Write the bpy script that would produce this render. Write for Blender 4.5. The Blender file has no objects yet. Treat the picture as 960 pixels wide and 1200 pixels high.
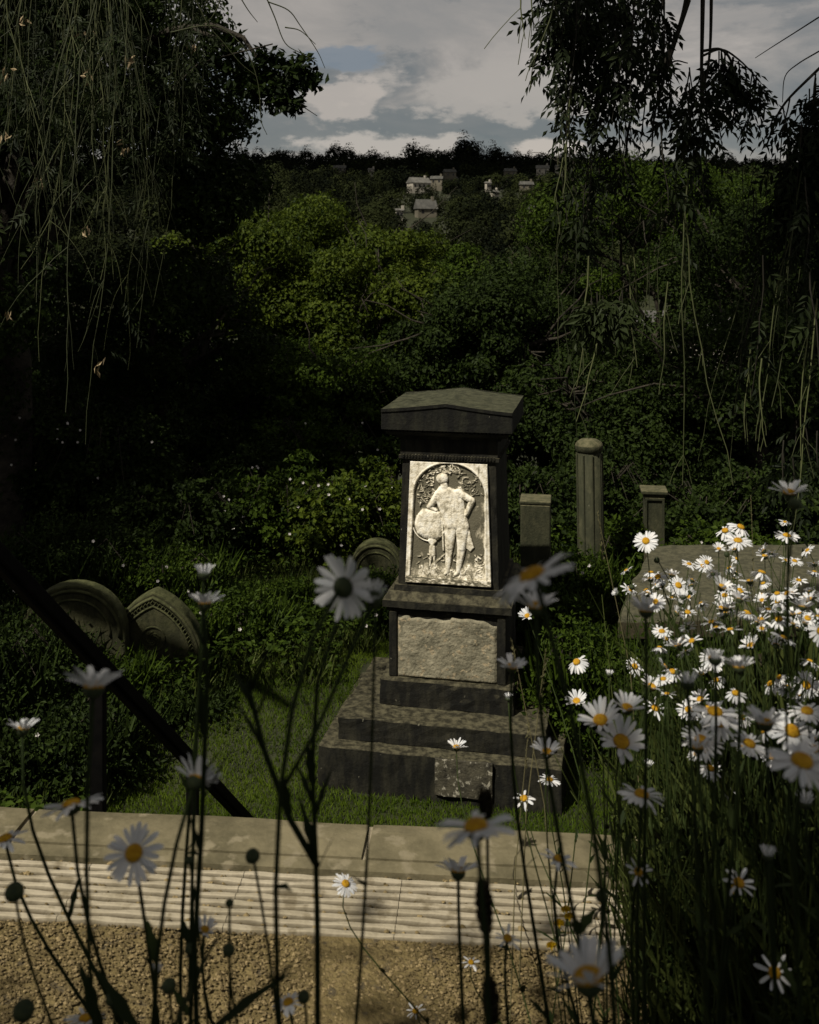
import bpy, math, random
import numpy as np
R = math.radians
rnd = random.Random(7)
C = bpy.context.scene
COL = C.collection
# ------------------------------------------------------------------ camera, light, exposure
cam_d = bpy.data.cameras.new('camera'); cam = bpy.data.objects.new('camera', cam_d); COL.objects.link(cam)
cam.location = (0, 0, 1.6); cam.rotation_euler = (R(90), 0, 0)
cam_d.sensor_fit = 'VERTICAL'; cam_d.sensor_height = 36; cam_d.sensor_width = 28.8; cam_d.lens = 36
cam_d.shift_y = -310/1200
cam_d.clip_start = 0.05; cam_d.clip_end = 6000
cam_d.dof.use_dof = True; cam_d.dof.focus_distance = 4.6; cam_d.dof.aperture_fstop = 7.5
C.camera = cam
SUN_EL, SUN_AZ = 52.0, 225.0      # azimuth clockwise from +Y : behind the camera, to the left
SD = np.array([math.sin(R(SUN_AZ))*math.cos(R(SUN_EL)), math.cos(R(SUN_AZ))*math.cos(R(SUN_EL)), math.sin(R(SUN_EL))])
sl = bpy.data.lights.new('sun', 'SUN'); sl.energy = 5.0; sl.angle = R(0.5); sl.color = (1.0, 0.93, 0.80)
so = bpy.data.objects.new('sun', sl); COL.objects.link(so); so.location = (-20, -20, 40)
from mathutils import Vector, Matrix, Euler
so.rotation_euler = Vector(SD).to_track_quat('Z', 'Y').to_euler()
W = bpy.data.worlds.new('World'); C.world = W; W.use_nodes = True
def build_world():
    nt = W.node_tree; N = nt.nodes; L = nt.links
    N.clear()
    out = N.new('ShaderNodeOutputWorld'); bg = N.new('ShaderNodeBackground'); bg.inputs[1].default_value = 0.1
    L.new(bg.outputs[0], out.inputs[0])
    sky = N.new('ShaderNodeTexSky'); sky.sky_type = 'NISHITA'; sky.sun_disc = False
    sky.sun_elevation = R(SUN_EL); sky.sun_rotation = R(SUN_AZ)
    tc = N.new('ShaderNodeTexCoord')
    def math_(op, a, b=None, c=None, clamp=False):
        m = N.new('ShaderNodeMath'); m.operation = op; m.use_clamp = clamp
        for i, v in enumerate((a, b, c)):
            if v is None: continue
            if isinstance(v, (int, float)): m.inputs[i].default_value = v
            else: L.new(v, m.inputs[i])
        return m.outputs[0]
    sep = N.new('ShaderNodeSeparateXYZ'); L.new(tc.outputs['Generated'], sep.inputs[0])
    mp = N.new('ShaderNodeMapping'); mp.inputs['Scale'].default_value = (1, 1, 2.3); mp.inputs['Location'].default_value = (3.1, 1.0, 0.35)
    L.new(tc.outputs['Generated'], mp.inputs[0])
    def noise(scale, detail, rough, dist=0.0, loc=None):
        n = N.new('ShaderNodeTexNoise'); n.inputs['Scale'].default_value = scale; n.inputs['Detail'].default_value = detail
        n.inputs['Roughness'].default_value = rough; n.inputs['Distortion'].default_value = dist
        if loc:
            m2 = N.new('ShaderNodeMapping'); m2.inputs['Location'].default_value = loc; L.new(mp.outputs[0], m2.inputs[0]); L.new(m2.outputs[0], n.inputs[0])
        else: L.new(mp.outputs[0], n.inputs[0])
        return n.outputs[0]
    def ramp(f, stops):
        r = N.new('ShaderNodeValToRGB'); L.new(f, r.inputs[0]); e = r.color_ramp.elements
        while len(e) < len(stops): e.new(0.5)
        for i, (p, c) in enumerate(stops): e[i].position = p; e[i].color = (*c, 1)
        return r.outputs[0]
    def mix(f, a, b):
        m = N.new('ShaderNodeMix'); m.data_type = 'RGBA'
        if isinstance(f, (int, float)): m.inputs[0].default_value = f
        else: L.new(f, m.inputs[0])
        for s, v in ((m.inputs['A'], a), (m.inputs['B'], b)):
            if isinstance(v, tuple): s.default_value = (*v, 1)
            else: L.new(v, s)
        return m.outputs['Result']
    def blob(cx, cz, rx, rz, edge=0.6):
        # a cloud bank at a heading, its edge broken up by noise
        u = math_('DIVIDE', sep.outputs['X'], math_('MAXIMUM', sep.outputs['Y'], 0.05))
        w = math_('DIVIDE', sep.outputs['Z'], math_('MAXIMUM', sep.outputs['Y'], 0.05))
        n = noise(13, 8, 0.62)
        n = math_('MULTIPLY', math_('SUBTRACT', n, 0.5), 4.2)
        a = math_('POWER', math_('DIVIDE', math_('SUBTRACT', u, cx), rx), 2)
        b = math_('POWER', math_('DIVIDE', math_('SUBTRACT', w, cz), rz), 2)
        d = math_('ADD', math_('SQRT', math_('ADD', a, b)), n)
        m = N.new('ShaderNodeMapRange'); m.interpolation_type = 'SMOOTHSTEP'
        L.new(d, m.inputs[0]); m.inputs[1].default_value = 1.0 + edge*.5; m.inputs[2].default_value = 1.0 - edge*.5
        m.inputs[3].default_value = 0; m.inputs[4].default_value = 1
        return math_('MULTIPLY', m.outputs[0], math_('GREATER_THAN', sep.outputs['Y'], 0.05))
    n1 = noise(6.0, 10, 0.62, 0.5)
    base = ramp(n1, [(0.36, (1.48, 1.58, 1.57)), (0.46, (2.25, 2.16, 2.00)), (0.54, (3.09, 2.82, 2.51)), (0.64, (4.25, 3.79, 3.33))])
    def uv(px, py): return ((px-480)/1200, (290-py)/1200)
    col = base
    def bank(col, px, py, rx, ry, c, k=1.0, edge=0.6):
        u, w = uv(px, py)
        f = math_('MULTIPLY', blob(u, w, rx/1200, ry/1200, edge), k)
        return mix(f, col, c)
    col = bank(col, 520, 25, 300, 50, (3.52, 3.19, 2.82), .6, 0.50)
    col = bank(col, 560, 150, 330, 30, (1.44, 1.55, 1.53), .8, 0.50)
    col = bank(col, 640, 105, 150, 36, (4.08, 3.67, 3.21), .9, 0.50)
    col = bank(col, 400, 120, 38, 24, (4.76, 4.18, 3.63), .85, 0.50)
    col = bank(col, 395, 66, 60, 14, (1.82, 2.17, 2.55), .8, 0.50)
    col = bank(col, 500, 170, 110, 16, (4.94, 4.41, 3.86), .9, 0.50)
    col = bank(col, 645, 172, 55, 14, (5.50, 4.82, 4.16), .9, 0.50)
    col = bank(col, 570, 172, 34, 22, (1.33, 1.48, 1.48), .9, 0.50)
    skyc = N.new('ShaderNodeMix'); skyc.data_type = 'RGBA'; skyc.inputs[0].default_value = 0.9
    L.new(sky.outputs[0], skyc.inputs['A']); L.new(col, skyc.inputs['B'])
    L.new(skyc.outputs['Result'], bg.inputs[0])
build_world()
C.render.engine = 'CYCLES'
C.cycles.use_denoising = True
C.cycles.max_bounces = 5; C.cycles.diffuse_bounces = 2; C.cycles.glossy_bounces = 2; C.cycles.transmission_bounces = 3; C.cycles.transparent_max_bounces = 4
C.view_settings.view_transform = 'Standard'; C.view_settings.look = 'None'
C.view_settings.exposure = 0.0; C.view_settings.gamma = 1.0; C.view_settings.use_curve_mapping = False

# ------------------------------------------------------------------ helpers
def P(px, py, y):                     # a point of the picture at the real distance y
    return np.array([(px-480)/1200*y, y, 1.6-(py-290)/1200*y])
def mat(name, c1, c2=None, scale=5.0, rough=0.85, bump=0.0, bscale=None, c3=None, spec=0.3, detail=8, lo=0.4, hi=0.62):
    m = bpy.data.materials.new(name); m.use_nodes = True; nt = m.node_tree; N = nt.nodes; L = nt.links
    b = N['Principled BSDF']; b.inputs['Roughness'].default_value = rough; b.inputs['Specular IOR Level'].default_value = spec
    b.inputs['Base Color'].default_value = (*c1, 1)
    tc = N.new('ShaderNodeTexCoord')
    if c2:
        n = N.new('ShaderNodeTexNoise'); n.inputs['Scale'].default_value = scale; n.inputs['Detail'].default_value = detail; n.inputs['Roughness'].default_value = .65
        L.new(tc.outputs['Object'], n.inputs[0])
        r = N.new('ShaderNodeValToRGB'); L.new(n.outputs[0], r.inputs[0])
        r.color_ramp.elements[0].position = lo; r.color_ramp.elements[0].color = (*c1, 1)
        r.color_ramp.elements[1].position = hi; r.color_ramp.elements[1].color = (*c2, 1)
        colr = r.outputs[0]
        if c3:
            n2 = N.new('ShaderNodeTexNoise'); n2.inputs['Scale'].default_value = scale*3.1; n2.inputs['Detail'].default_value = 6
            L.new(tc.outputs['Object'], n2.inputs[0])
            r2 = N.new('ShaderNodeValToRGB'); L.new(n2.outputs[0], r2.inputs[0])
            r2.color_ramp.elements[0].position = .58; r2.color_ramp.elements[0].color = (0, 0, 0, 1)
            r2.color_ramp.elements[1].position = .66; r2.color_ramp.elements[1].color = (1, 1, 1, 1)
            mx = N.new('ShaderNodeMix'); mx.data_type = 'RGBA'; L.new(r2.outputs[0], mx.inputs[0]); L.new(colr, mx.inputs['A']); mx.inputs['B'].default_value = (*c3, 1)
            colr = mx.outputs['Result']
        L.new(colr, b.inputs['Base Color'])
    if bump:
        nb = N.new('ShaderNodeTexNoise'); nb.inputs['Scale'].default_value = bscale or scale*6; nb.inputs['Detail'].default_value = 8
        L.new(tc.outputs['Object'], nb.inputs[0])
        bp = N.new('ShaderNodeBump'); bp.inputs['Strength'].default_value = 1.0; bp.inputs['Distance'].default_value = bump
        L.new(nb.outputs[0], bp.inputs['Height']); L.new(bp.outputs[0], b.inputs['Normal'])
    return m
def leaf_mat(name, dark, light, trans=0.25, rough=0.5, spec=0.3):
    m = bpy.data.materials.new(name); m.use_nodes = True; nt = m.node_tree; N = nt.nodes; L = nt.links
    b = N['Principled BSDF']; b.inputs['Roughness'].default_value = rough; b.inputs['Specular IOR Level'].default_value = spec
    at = N.new('ShaderNodeAttribute'); at.attribute_name = 'tint'
    mx = N.new('ShaderNodeMix'); mx.data_type = 'RGBA'; L.new(at.outputs['Fac'], mx.inputs[0])
    mx.inputs['A'].default_value = (*dark, 1); mx.inputs['B'].default_value = (*light, 1)
    L.new(mx.outputs['Result'], b.inputs['Base Color'])
    if trans:
        t = N.new('ShaderNodeBsdfTranslucent'); L.new(mx.outputs['Result'], t.inputs[0])
        ms = N.new('ShaderNodeMixShader'); ms.inputs[0].default_value = trans
        L.new(b.outputs[0], ms.inputs[1]); L.new(t.outputs[0], ms.inputs[2])
        L.new(ms.outputs[0], N['Material Output'].inputs[0])
    return m
class MB:
    """collects geometry; build() links it as ONE mesh object"""
    def __init__(s): s.v = []; s.f = []; s.n = 0; s.t = []
    def add(s, verts, faces, tint=0.5):
        verts = np.asarray(verts, float)
        s.v.append(verts)
        for f in faces: s.f.append([i+s.n for i in f])
        s.t.append(np.full(len(verts), tint) if np.isscalar(tint) else np.asarray(tint))
        s.n += len(verts); return s
    def box(s, x0, x1, y0, y1, z0, z1, tx=0, ty=0):
        # tx, ty : how much the top is drawn in
        v = [(x0, y0, z0), (x1, y0, z0), (x1, y1, z0), (x0, y1, z0), (x0+tx, y0+ty, z1), (x1-tx, y0+ty, z1), (x1-tx, y1-ty, z1), (x0+tx, y1-ty, z1)]
        return s.add(v, [(3, 2, 1, 0), (4, 5, 6, 7), (0, 1, 5, 4), (1, 2, 6, 5), (2, 3, 7, 6), (3, 0, 4, 7)])
    def tube(s, pts, rad, k=5, tint=0.5, cap=True):
        pts = [np.asarray(p, float) for p in pts]; n = len(pts)
        if np.isscalar(rad): rad = [rad]*n
        vs = []; prev = None
        for i in range(n):
            t = pts[min(i+1, n-1)]-pts[max(i-1, 0)]; t = t/(np.linalg.norm(t)+1e-9)
            if prev is None:
                a = np.array([0, 0, 1.]) if abs(t[2]) < .9 else np.array([1., 0, 0])
                u = np.cross(t, a)
            else: u = prev-t*np.dot(prev, t)
            u /= np.linalg.norm(u)+1e-9; prev = u; w = np.cross(t, u)
            for j in range(k):
                an = 2*math.pi*j/k; vs.append(pts[i]+(u*math.cos(an)+w*math.sin(an))*rad[i])
        fs = []
        for i in range(n-1):
            for j in range(k):
                fs.append((i*k+j, i*k+(j+1) % k, (i+1)*k+(j+1) % k, (i+1)*k+j))
        if cap: fs.append(tuple(range(k))[::-1]); fs.append(tuple((n-1)*k+j for j in range(k)))
        return s.add(vs, fs, tint)
    def lathe(s, prof, cx=0, cy=0, k=16, tint=0.5):
        vs = []; fs = []
        for (r, z) in prof:
            for j in range(k): vs.append((cx+r*math.cos(2*math.pi*j/k), cy+r*math.sin(2*math.pi*j/k), z))
        n = len(prof)
        for i in range(n-1):
            for j in range(k): fs.append((i*k+j, i*k+(j+1) % k, (i+1)*k+(j+1) % k, (i+1)*k+j))
        fs.append(tuple((n-1)*k+j for j in range(k))); fs.append(tuple(range(k))[::-1])
        return s.add(vs, fs, tint)
    def leaves(s, pos, d, nr, ln, wd, tint, fold=0.15):
        """many leaf-shaped faces; arrays"""
        pos = np.asarray(pos); n = len(pos)
        d = d/(np.linalg.norm(d, axis=1, keepdims=True)+1e-9)
        sd = np.cross(d, nr); sd /= np.linalg.norm(sd, axis=1, keepdims=True)+1e-9
        up = np.cross(sd, d)
        ln = np.broadcast_to(ln, (n,))[:, None]; wd = np.broadcast_to(wd, (n,))[:, None]
        a = pos; b = pos+d*ln*.45+sd*wd*.5+up*wd*fold; c = pos+d*ln-up*ln*.12; e = pos+d*ln*.45-sd*wd*.5+up*wd*fold
        if not hasattr(s, 'lv'): s.lv = []; s.lt = []
        s.lv.append(np.stack([a, b, c, e], 1).reshape(-1, 3)); s.lt.append(np.repeat(np.broadcast_to(tint, (n,)), 4))
        return s
    def mesh(s, name, material, smooth=False):
        me = bpy.data.meshes.new(name)
        lv = np.concatenate(s.lv) if hasattr(s, 'lv') else np.zeros((0, 3))
        vv = np.concatenate(s.v+[lv]) if s.v else lv
        nb = s.n; nl = len(lv)//4
        me.vertices.add(len(vv)); me.vertices.foreach_set('co', vv.astype(np.float32).ravel())
        sizes = np.array([len(f) for f in s.f], int) if s.f else np.zeros(0, int)
        idx = np.array([i for f in s.f for i in f], int) if s.f else np.zeros(0, int)
        # each leaf : two triangles along the midrib
        q = (np.arange(nl)[:, None]*4+nb)+np.array([[0, 1, 2, 0, 2, 3]])
        idx = np.concatenate([idx, q.ravel()]).astype(np.int32); sizes = np.concatenate([sizes, np.full(nl*2, 3)]).astype(np.int32)
        me.loops.add(len(idx)); me.loops.foreach_set('vertex_index', idx)
        me.polygons.add(len(sizes)); st = np.concatenate([[0], np.cumsum(sizes)[:-1]]).astype(np.int32) if len(sizes) else sizes
        me.polygons.foreach_set('loop_start', st)
        try: me.polygons.foreach_set('loop_total', sizes)
        except Exception: pass
        me.polygons.foreach_set('use_smooth', np.full(len(sizes), bool(smooth)))
        me.update(calc_edges=True)
        at = me.attributes.new('tint', 'FLOAT', 'POINT')
        tt = np.concatenate(s.t+([np.concatenate(s.lt)] if nl else [])) if (s.t or nl) else np.zeros(0)
        at.data.foreach_set('value', tt.astype(np.float32))
        me.validate()
        me.materials.append(material)
        return me
    def build(s, name, material, parent=None, smooth=False, bevel=0):
        o = bpy.data.objects.new(name, s.mesh(name, material, smooth)); COL.objects.link(o)
        if parent: o.parent = parent
        if bevel:
            b = o.modifiers.new('bevel', 'BEVEL'); b.width = bevel; b.segments = 2; b.limit_method = 'ANGLE'; b.angle_limit = R(35)
        return o
def tag(o, label=None, cat=None, group=None, kind=None):
    if label: o['label'] = label
    if cat: o['category'] = cat
    if group: o['group'] = group
    if kind: o['kind'] = kind
    return o
def thing(name, label, cat, loc=(0, 0, 0), rz=0, group=None):
    o = bpy.data.objects.new(name, None); COL.objects.link(o); o.location = loc; o.rotation_euler = (0, 0, rz); o.empty_display_size = .1
    return tag(o, label, cat, group)
def copy_tree(o, parent=None):
    c = o.copy(); COL.objects.link(c); c.parent = parent
    for ch in [k for k in list(o.children)]: copy_tree(ch, c)
    return c
def smooth(e0, e1, x): 
    t = np.clip((np.asarray(x, float)-e0)/(e1-e0), 0, 1); return t*t*(3-2*t)
def vnoise(x, y, seed=0):
    r = np.zeros_like(np.asarray(x, float))
    rg = np.random.RandomState(seed)
    for k in range(7):
        a = rg.rand()*6.28; f = 1.0*1.6**k; ph = rg.rand()*6.28
        r = r+np.sin((x*math.cos(a)+y*math.sin(a))*f+ph)*(.62**k)
    return r/2.2

def lnoise(x, y, seed=0, octs=4):          # lattice noise, roughly -1..1
    x = np.asarray(x, float); y = np.asarray(y, float); out = 0; amp = 1; tot = 0
    g = np.random.RandomState(seed).rand(64, 64)
    for k in range(octs):
        xi = np.floor(x).astype(int); yi = np.floor(y).astype(int); fx = x-xi; fy = y-yi; fx = fx*fx*(3-2*fx); fy = fy*fy*(3-2*fy)
        a = g[xi % 64, yi % 64]; b = g[(xi+1) % 64, yi % 64]; c = g[xi % 64, (yi+1) % 64]; d = g[(xi+1) % 64, (yi+1) % 64]
        out = out+amp*((a*(1-fx)+b*fx)*(1-fy)+(c*(1-fx)+d*fx)*fy-.5)*2; tot += amp; amp *= .55; x = x*2.03+17; y = y*2.03+5
    return out/tot*1.5
# ------------------------------------------------------------------ materials
M = {}
M['ground'] = mat('soil', (.012, .014, .006), (.03, .035, .012), scale=2.0, bump=.02)
M['gravel_bed'] = mat('gravel_bed', (.10, .075, .028), (.165, .125, .052), scale=9, bump=.012, bscale=70, c3=(.07, .055, .03))
M['pebble'] = leaf_mat('pebble', (.07, .052, .022), (.25, .19, .095), 0, .9, .2)
M['flag'] = mat('flagstone', (.09, .078, .043), (.175, .15, .088), scale=5, bump=.005, bscale=30, c3=(.20, .172, .11))
M['rib'] = mat('ribbed_stone', (.27, .235, .165), (.37, .325, .24), scale=6, bump=.003, bscale=60, c3=(.19, .16, .105))
def rib_dirt_shade(m):                      # brown grit in the grooves, toned darker to deepen their shading
    N = m.node_tree.nodes; L = m.node_tree.links; b = N['Principled BSDF']; src = b.inputs['Base Color'].links[0].from_socket
    at = N.new('ShaderNodeAttribute'); at.attribute_name = 'tint'; mx = N.new('ShaderNodeMix'); mx.data_type = 'RGBA'
    mu = N.new('ShaderNodeMath'); mu.operation = 'MULTIPLY'; mu.inputs[1].default_value = 1.0; L.new(at.outputs['Fac'], mu.inputs[0])
    L.new(mu.outputs[0], mx.inputs[0]); L.new(src, mx.inputs['A']); mx.inputs['B'].default_value = (.085, .066, .036, 1); L.new(mx.outputs['Result'], b.inputs['Base Color'])
rib_dirt_shade(M['rib'])
M['wallstone'] = mat('wall_stone', (.08, .075, .05), (.15, .14, .1), scale=3, bump=.02)
M['bark'] = mat('bark', (.018, .015, .010), (.045, .038, .026), scale=8, bump=.02)
M['iron'] = mat('black_iron', (.003, .003, .003), (.006, .0055, .005), scale=20, rough=.75, spec=.04)
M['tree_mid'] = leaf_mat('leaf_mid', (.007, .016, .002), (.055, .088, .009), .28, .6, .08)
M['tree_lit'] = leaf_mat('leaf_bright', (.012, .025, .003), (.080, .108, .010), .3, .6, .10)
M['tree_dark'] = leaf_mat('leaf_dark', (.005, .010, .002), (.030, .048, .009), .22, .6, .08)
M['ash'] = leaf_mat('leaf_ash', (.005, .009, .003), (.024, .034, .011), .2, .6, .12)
M['roof_light'] = mat('pale_slate_roof', (.09, .087, .078), (.14, .135, .12), scale=.5)
M['hillleaf'] = leaf_mat('leaf_hill', (.003, .0045, .0025), (.030, .037, .012), 0, .9, .04)
M['twig'] = leaf_mat('twig_green', (.018, .024, .008), (.085, .095, .036), 0, .7, .3)
M['darktwig'] = leaf_mat('twig_dark', (.015, .014, .01), (.04, .035, .025), 0, .8, .2)
M['grass'] = leaf_mat('grass_blade', (.040, .080, .005), (.145, .205, .018), .42, .6, .2)
M['rough'] = leaf_mat('rough_grass', (.012, .022, .003), (.075, .095, .022), .28, .6, .10)
M['bed'] = leaf_mat('bed_green', (.008, .016, .003), (.085, .105, .028), .25, .6, .08)
M['dry'] = leaf_mat('dry_stem', (.05, .05, .02), (.18, .16, .08), .1, .7, .2)
M['stem'] = leaf_mat('daisy_stem', (.010, .017, .005), (.035, .05, .014), .1, .7, .08)
M['petal'] = leaf_mat('petal_white', (.58, .60, .62), (.78, .77, .76), .22, .6, .15)
M['blossom'] = leaf_mat('blossom_white', (.55, .52, .5), (.8, .76, .72), .2, .7, .1)
M['disc'] = mat('daisy_disc', (.34, .16, .004), (.50, .29, .009), scale=300, bump=.0012, bscale=900, rough=.8)
M['calyx'] = mat('calyx', (.02, .03, .012), (.035, .045, .015), scale=200, rough=.8)
M['yellow'] = leaf_mat('petal_yellow', (.6, .38, .01), (.8, .55, .02), .2, .6, .1)
M['seed'] = leaf_mat('seed_head', (.02, .016, .01), (.05, .04, .022), 0, .9, .1)
M['housewall'] = mat('white_render', (.30, .275, .23), (.40, .37, .31), scale=.3)
M['houseroof'] = mat('slate_roof', (.05, .05, .045), (.09, .088, .078), scale=.5)
M['housestone'] = mat('buff_stone', (.10, .09, .065), (.15, .135, .1), scale=.3)
M['pane'] = mat('window_glass', (.02, .02, .022), rough=.2, spec=.5)
def stone_mat(name, soot1, soot2, moss1, moss2, bump=.006, side_moss=0.0, pale=None):
    """sooty gravestone: moss and lichen settle on upward faces"""
    m = bpy.data.materials.new(name); m.use_nodes = True; nt = m.node_tree; N = nt.nodes; L = nt.links
    b = N['Principled BSDF']; b.inputs['Roughness'].default_value = .85; b.inputs['Specular IOR Level'].default_value = .25
    tc = N.new('ShaderNodeTexCoord'); ge = N.new('ShaderNodeNewGeometry'); sp = N.new('ShaderNodeSeparateXYZ'); L.new(ge.outputs['True Normal'], sp.inputs[0])
    def noi(sc, d=8, stretch=None):
        n = N.new('ShaderNodeTexNoise'); n.inputs['Scale'].default_value = sc; n.inputs['Detail'].default_value = d; n.inputs['Roughness'].default_value = .65
        if stretch:
            mp = N.new('ShaderNodeMapping'); mp.inputs['Scale'].default_value = stretch; L.new(tc.outputs['Object'], mp.inputs[0]); L.new(mp.outputs[0], n.inputs[0])
        else: L.new(tc.outputs['Object'], n.inputs[0])
        return n.outputs[0]
    def rmp(f, a, b_, ca, cb):
        r = N.new('ShaderNodeValToRGB'); L.new(f, r.inputs[0]); e = r.color_ramp.elements
        e[0].position = a; e[0].color = (*ca, 1); e[1].position = b_; e[1].color = (*cb, 1); return r.outputs[0]
    def mix(f, a, b_):
        x = N.new('ShaderNodeMix'); x.data_type = 'RGBA'; L.new(f, x.inputs[0]); L.new(a, x.inputs['A']); L.new(b_, x.inputs['B']); return x.outputs['Result']
    soot = rmp(noi(5, 9, (3, 3, .9)), .43, .72, soot1, soot2)
    moss = rmp(noi(22, 9), .42, .60, moss1, moss2)
    ad = N.new('ShaderNodeMath'); ad.operation = 'MULTIPLY_ADD'; L.new(noi(9), ad.inputs[0]); ad.inputs[1].default_value = .9; L.new(sp.outputs['Z'], ad.inputs[2])
    f = rmp(ad.outputs[0], .62-side_moss, .86, (0, 0, 0), (1, 1, 1))
    c = mix(f, soot, moss)
    # pale lichen specks
    sk = rmp(noi(34, 3), .71, .76, (0, 0, 0), (1, 1, 1))
    rgb = N.new('ShaderNodeRGB'); rgb.outputs[0].default_value = (*(pale or (.20, .19, .14)), 1)
    c = mix(sk, c, rgb.outputs[0])
    L.new(c, b.inputs['Base Color'])
    bp = N.new('ShaderNodeBump'); bp.inputs['Strength'].default_value = 1; bp.inputs['Distance'].default_value = bump
    L.new(noi(45), bp.inputs['Height']); L.new(bp.outputs[0], b.inputs['Normal'])
    return m
M['soot'] = stone_mat('sooty_gritstone', (.0045, .0045, .003), (.028, .026, .016), (.022, .020, .011), (.085, .077, .045))
M['cap'] = stone_mat('capstone', (.004, .004, .003), (.020, .020, .012), (.028, .030, .015), (.066, .067, .037), side_moss=.1)
M['tomb'] = stone_mat('mossy_headstone', (.022, .023, .010), (.062, .060, .028), (.036, .040, .014), (.072, .075, .030), side_moss=.2, pale=(.2, .2, .13))
M['pillar'] = stone_mat('pillar_stone', (.022, .024, .012), (.05, .05, .026), (.06, .06, .03), (.12, .11, .06), side_moss=.15, pale=(.12, .12, .08))
M['ledger'] = stone_mat('ledger_stone', (.04, .034, .018), (.075, .062, .033), (.045, .044, .026), (.085, .08, .048), side_moss=.2)
M['sandpanel'] = mat('sandstone_panel', (.115, .107, .072), (.27, .245, .17), scale=9, bump=.009, bscale=55, c3=(.33, .27, .17))

# ------------------------------------------------------------------ ground
KA = math.atan2(-.124, 1.523); KD = np.array([math.cos(KA), math.sin(KA)]); KN = np.array([math.sin(KA), -math.cos(KA)])  # along the kerb / towards the camera
K0 = np.array([0, 2.793])
def kt(x, y): return (np.asarray(x)-K0[0])*KN[0]+(np.asarray(y)-K0[1])*KN[1]
def kp(s, t, z=0): p = K0+KD*s+KN*t; return np.array([p[0], p[1], z])
LAWN = -1.70
def stair_z(y): return np.clip(-(np.asarray(y)-2.9)*.93, LAWN, 0)
def ground_z(x, y):
    x = np.asarray(x, float); y = np.asarray(y, float)
    far = np.interp(y, [0, 9, 14, 30, 60, 150, 210, 300, 850, 1000, 1400, 3500], [LAWN, LAWN, -1.9, -5.5, -9, -20, -16, 3, 66, 70, 62, 25])
    far = far+.22*smooth(6.15, 6.95, y)*smooth(14, 11, y)
    bump_ = np.where(y > 60, vnoise(x/45, y/45, 3)*np.clip((y-60)/80, 0, 1)*2.0, vnoise(x*1.3, y*1.3, 5)*.015*np.clip(y-4, 0, 4))
    ridge = np.where(y > 300, -.006*np.clip(x, -600, 600)*np.clip((y-300)/400, 0, 1), 0)
    near = .02*vnoise(x*3, y*3, 9)*0 + .5*smooth(1.75, 1.15, y)
    near = np.maximum(near, .07*smooth(.40, .60, x))
    t = kt(x, y)
    return np.where(t > .12, near-.03, far+bump_+ridge)
def build_ground():
    xs = np.concatenate([-np.geomspace(1600, 4.4, 46), np.arange(-4.3, 4.31, .12), np.geomspace(4.4, 1600, 46)])
    ys = np.concatenate([-np.geomspace(400, 6, 14), np.arange(-5.5, 12, .12), np.geomspace(12.3, 3400, 110)])
    X, Y = np.meshgrid(xs, ys); Z = ground_z(X, Y)
    nx, ny = len(xs), len(ys)
    v = np.stack([X, Y, Z], -1).reshape(-1, 3)
    f = [(j*nx+i, j*nx+i+1, (j+1)*nx+i+1, (j+1)*nx+i) for j in range(ny-1) for i in range(nx-1)]
    tag(MB().add(v, f).build('ground', M['ground'], smooth=True), kind='structure')
build_ground()
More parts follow.
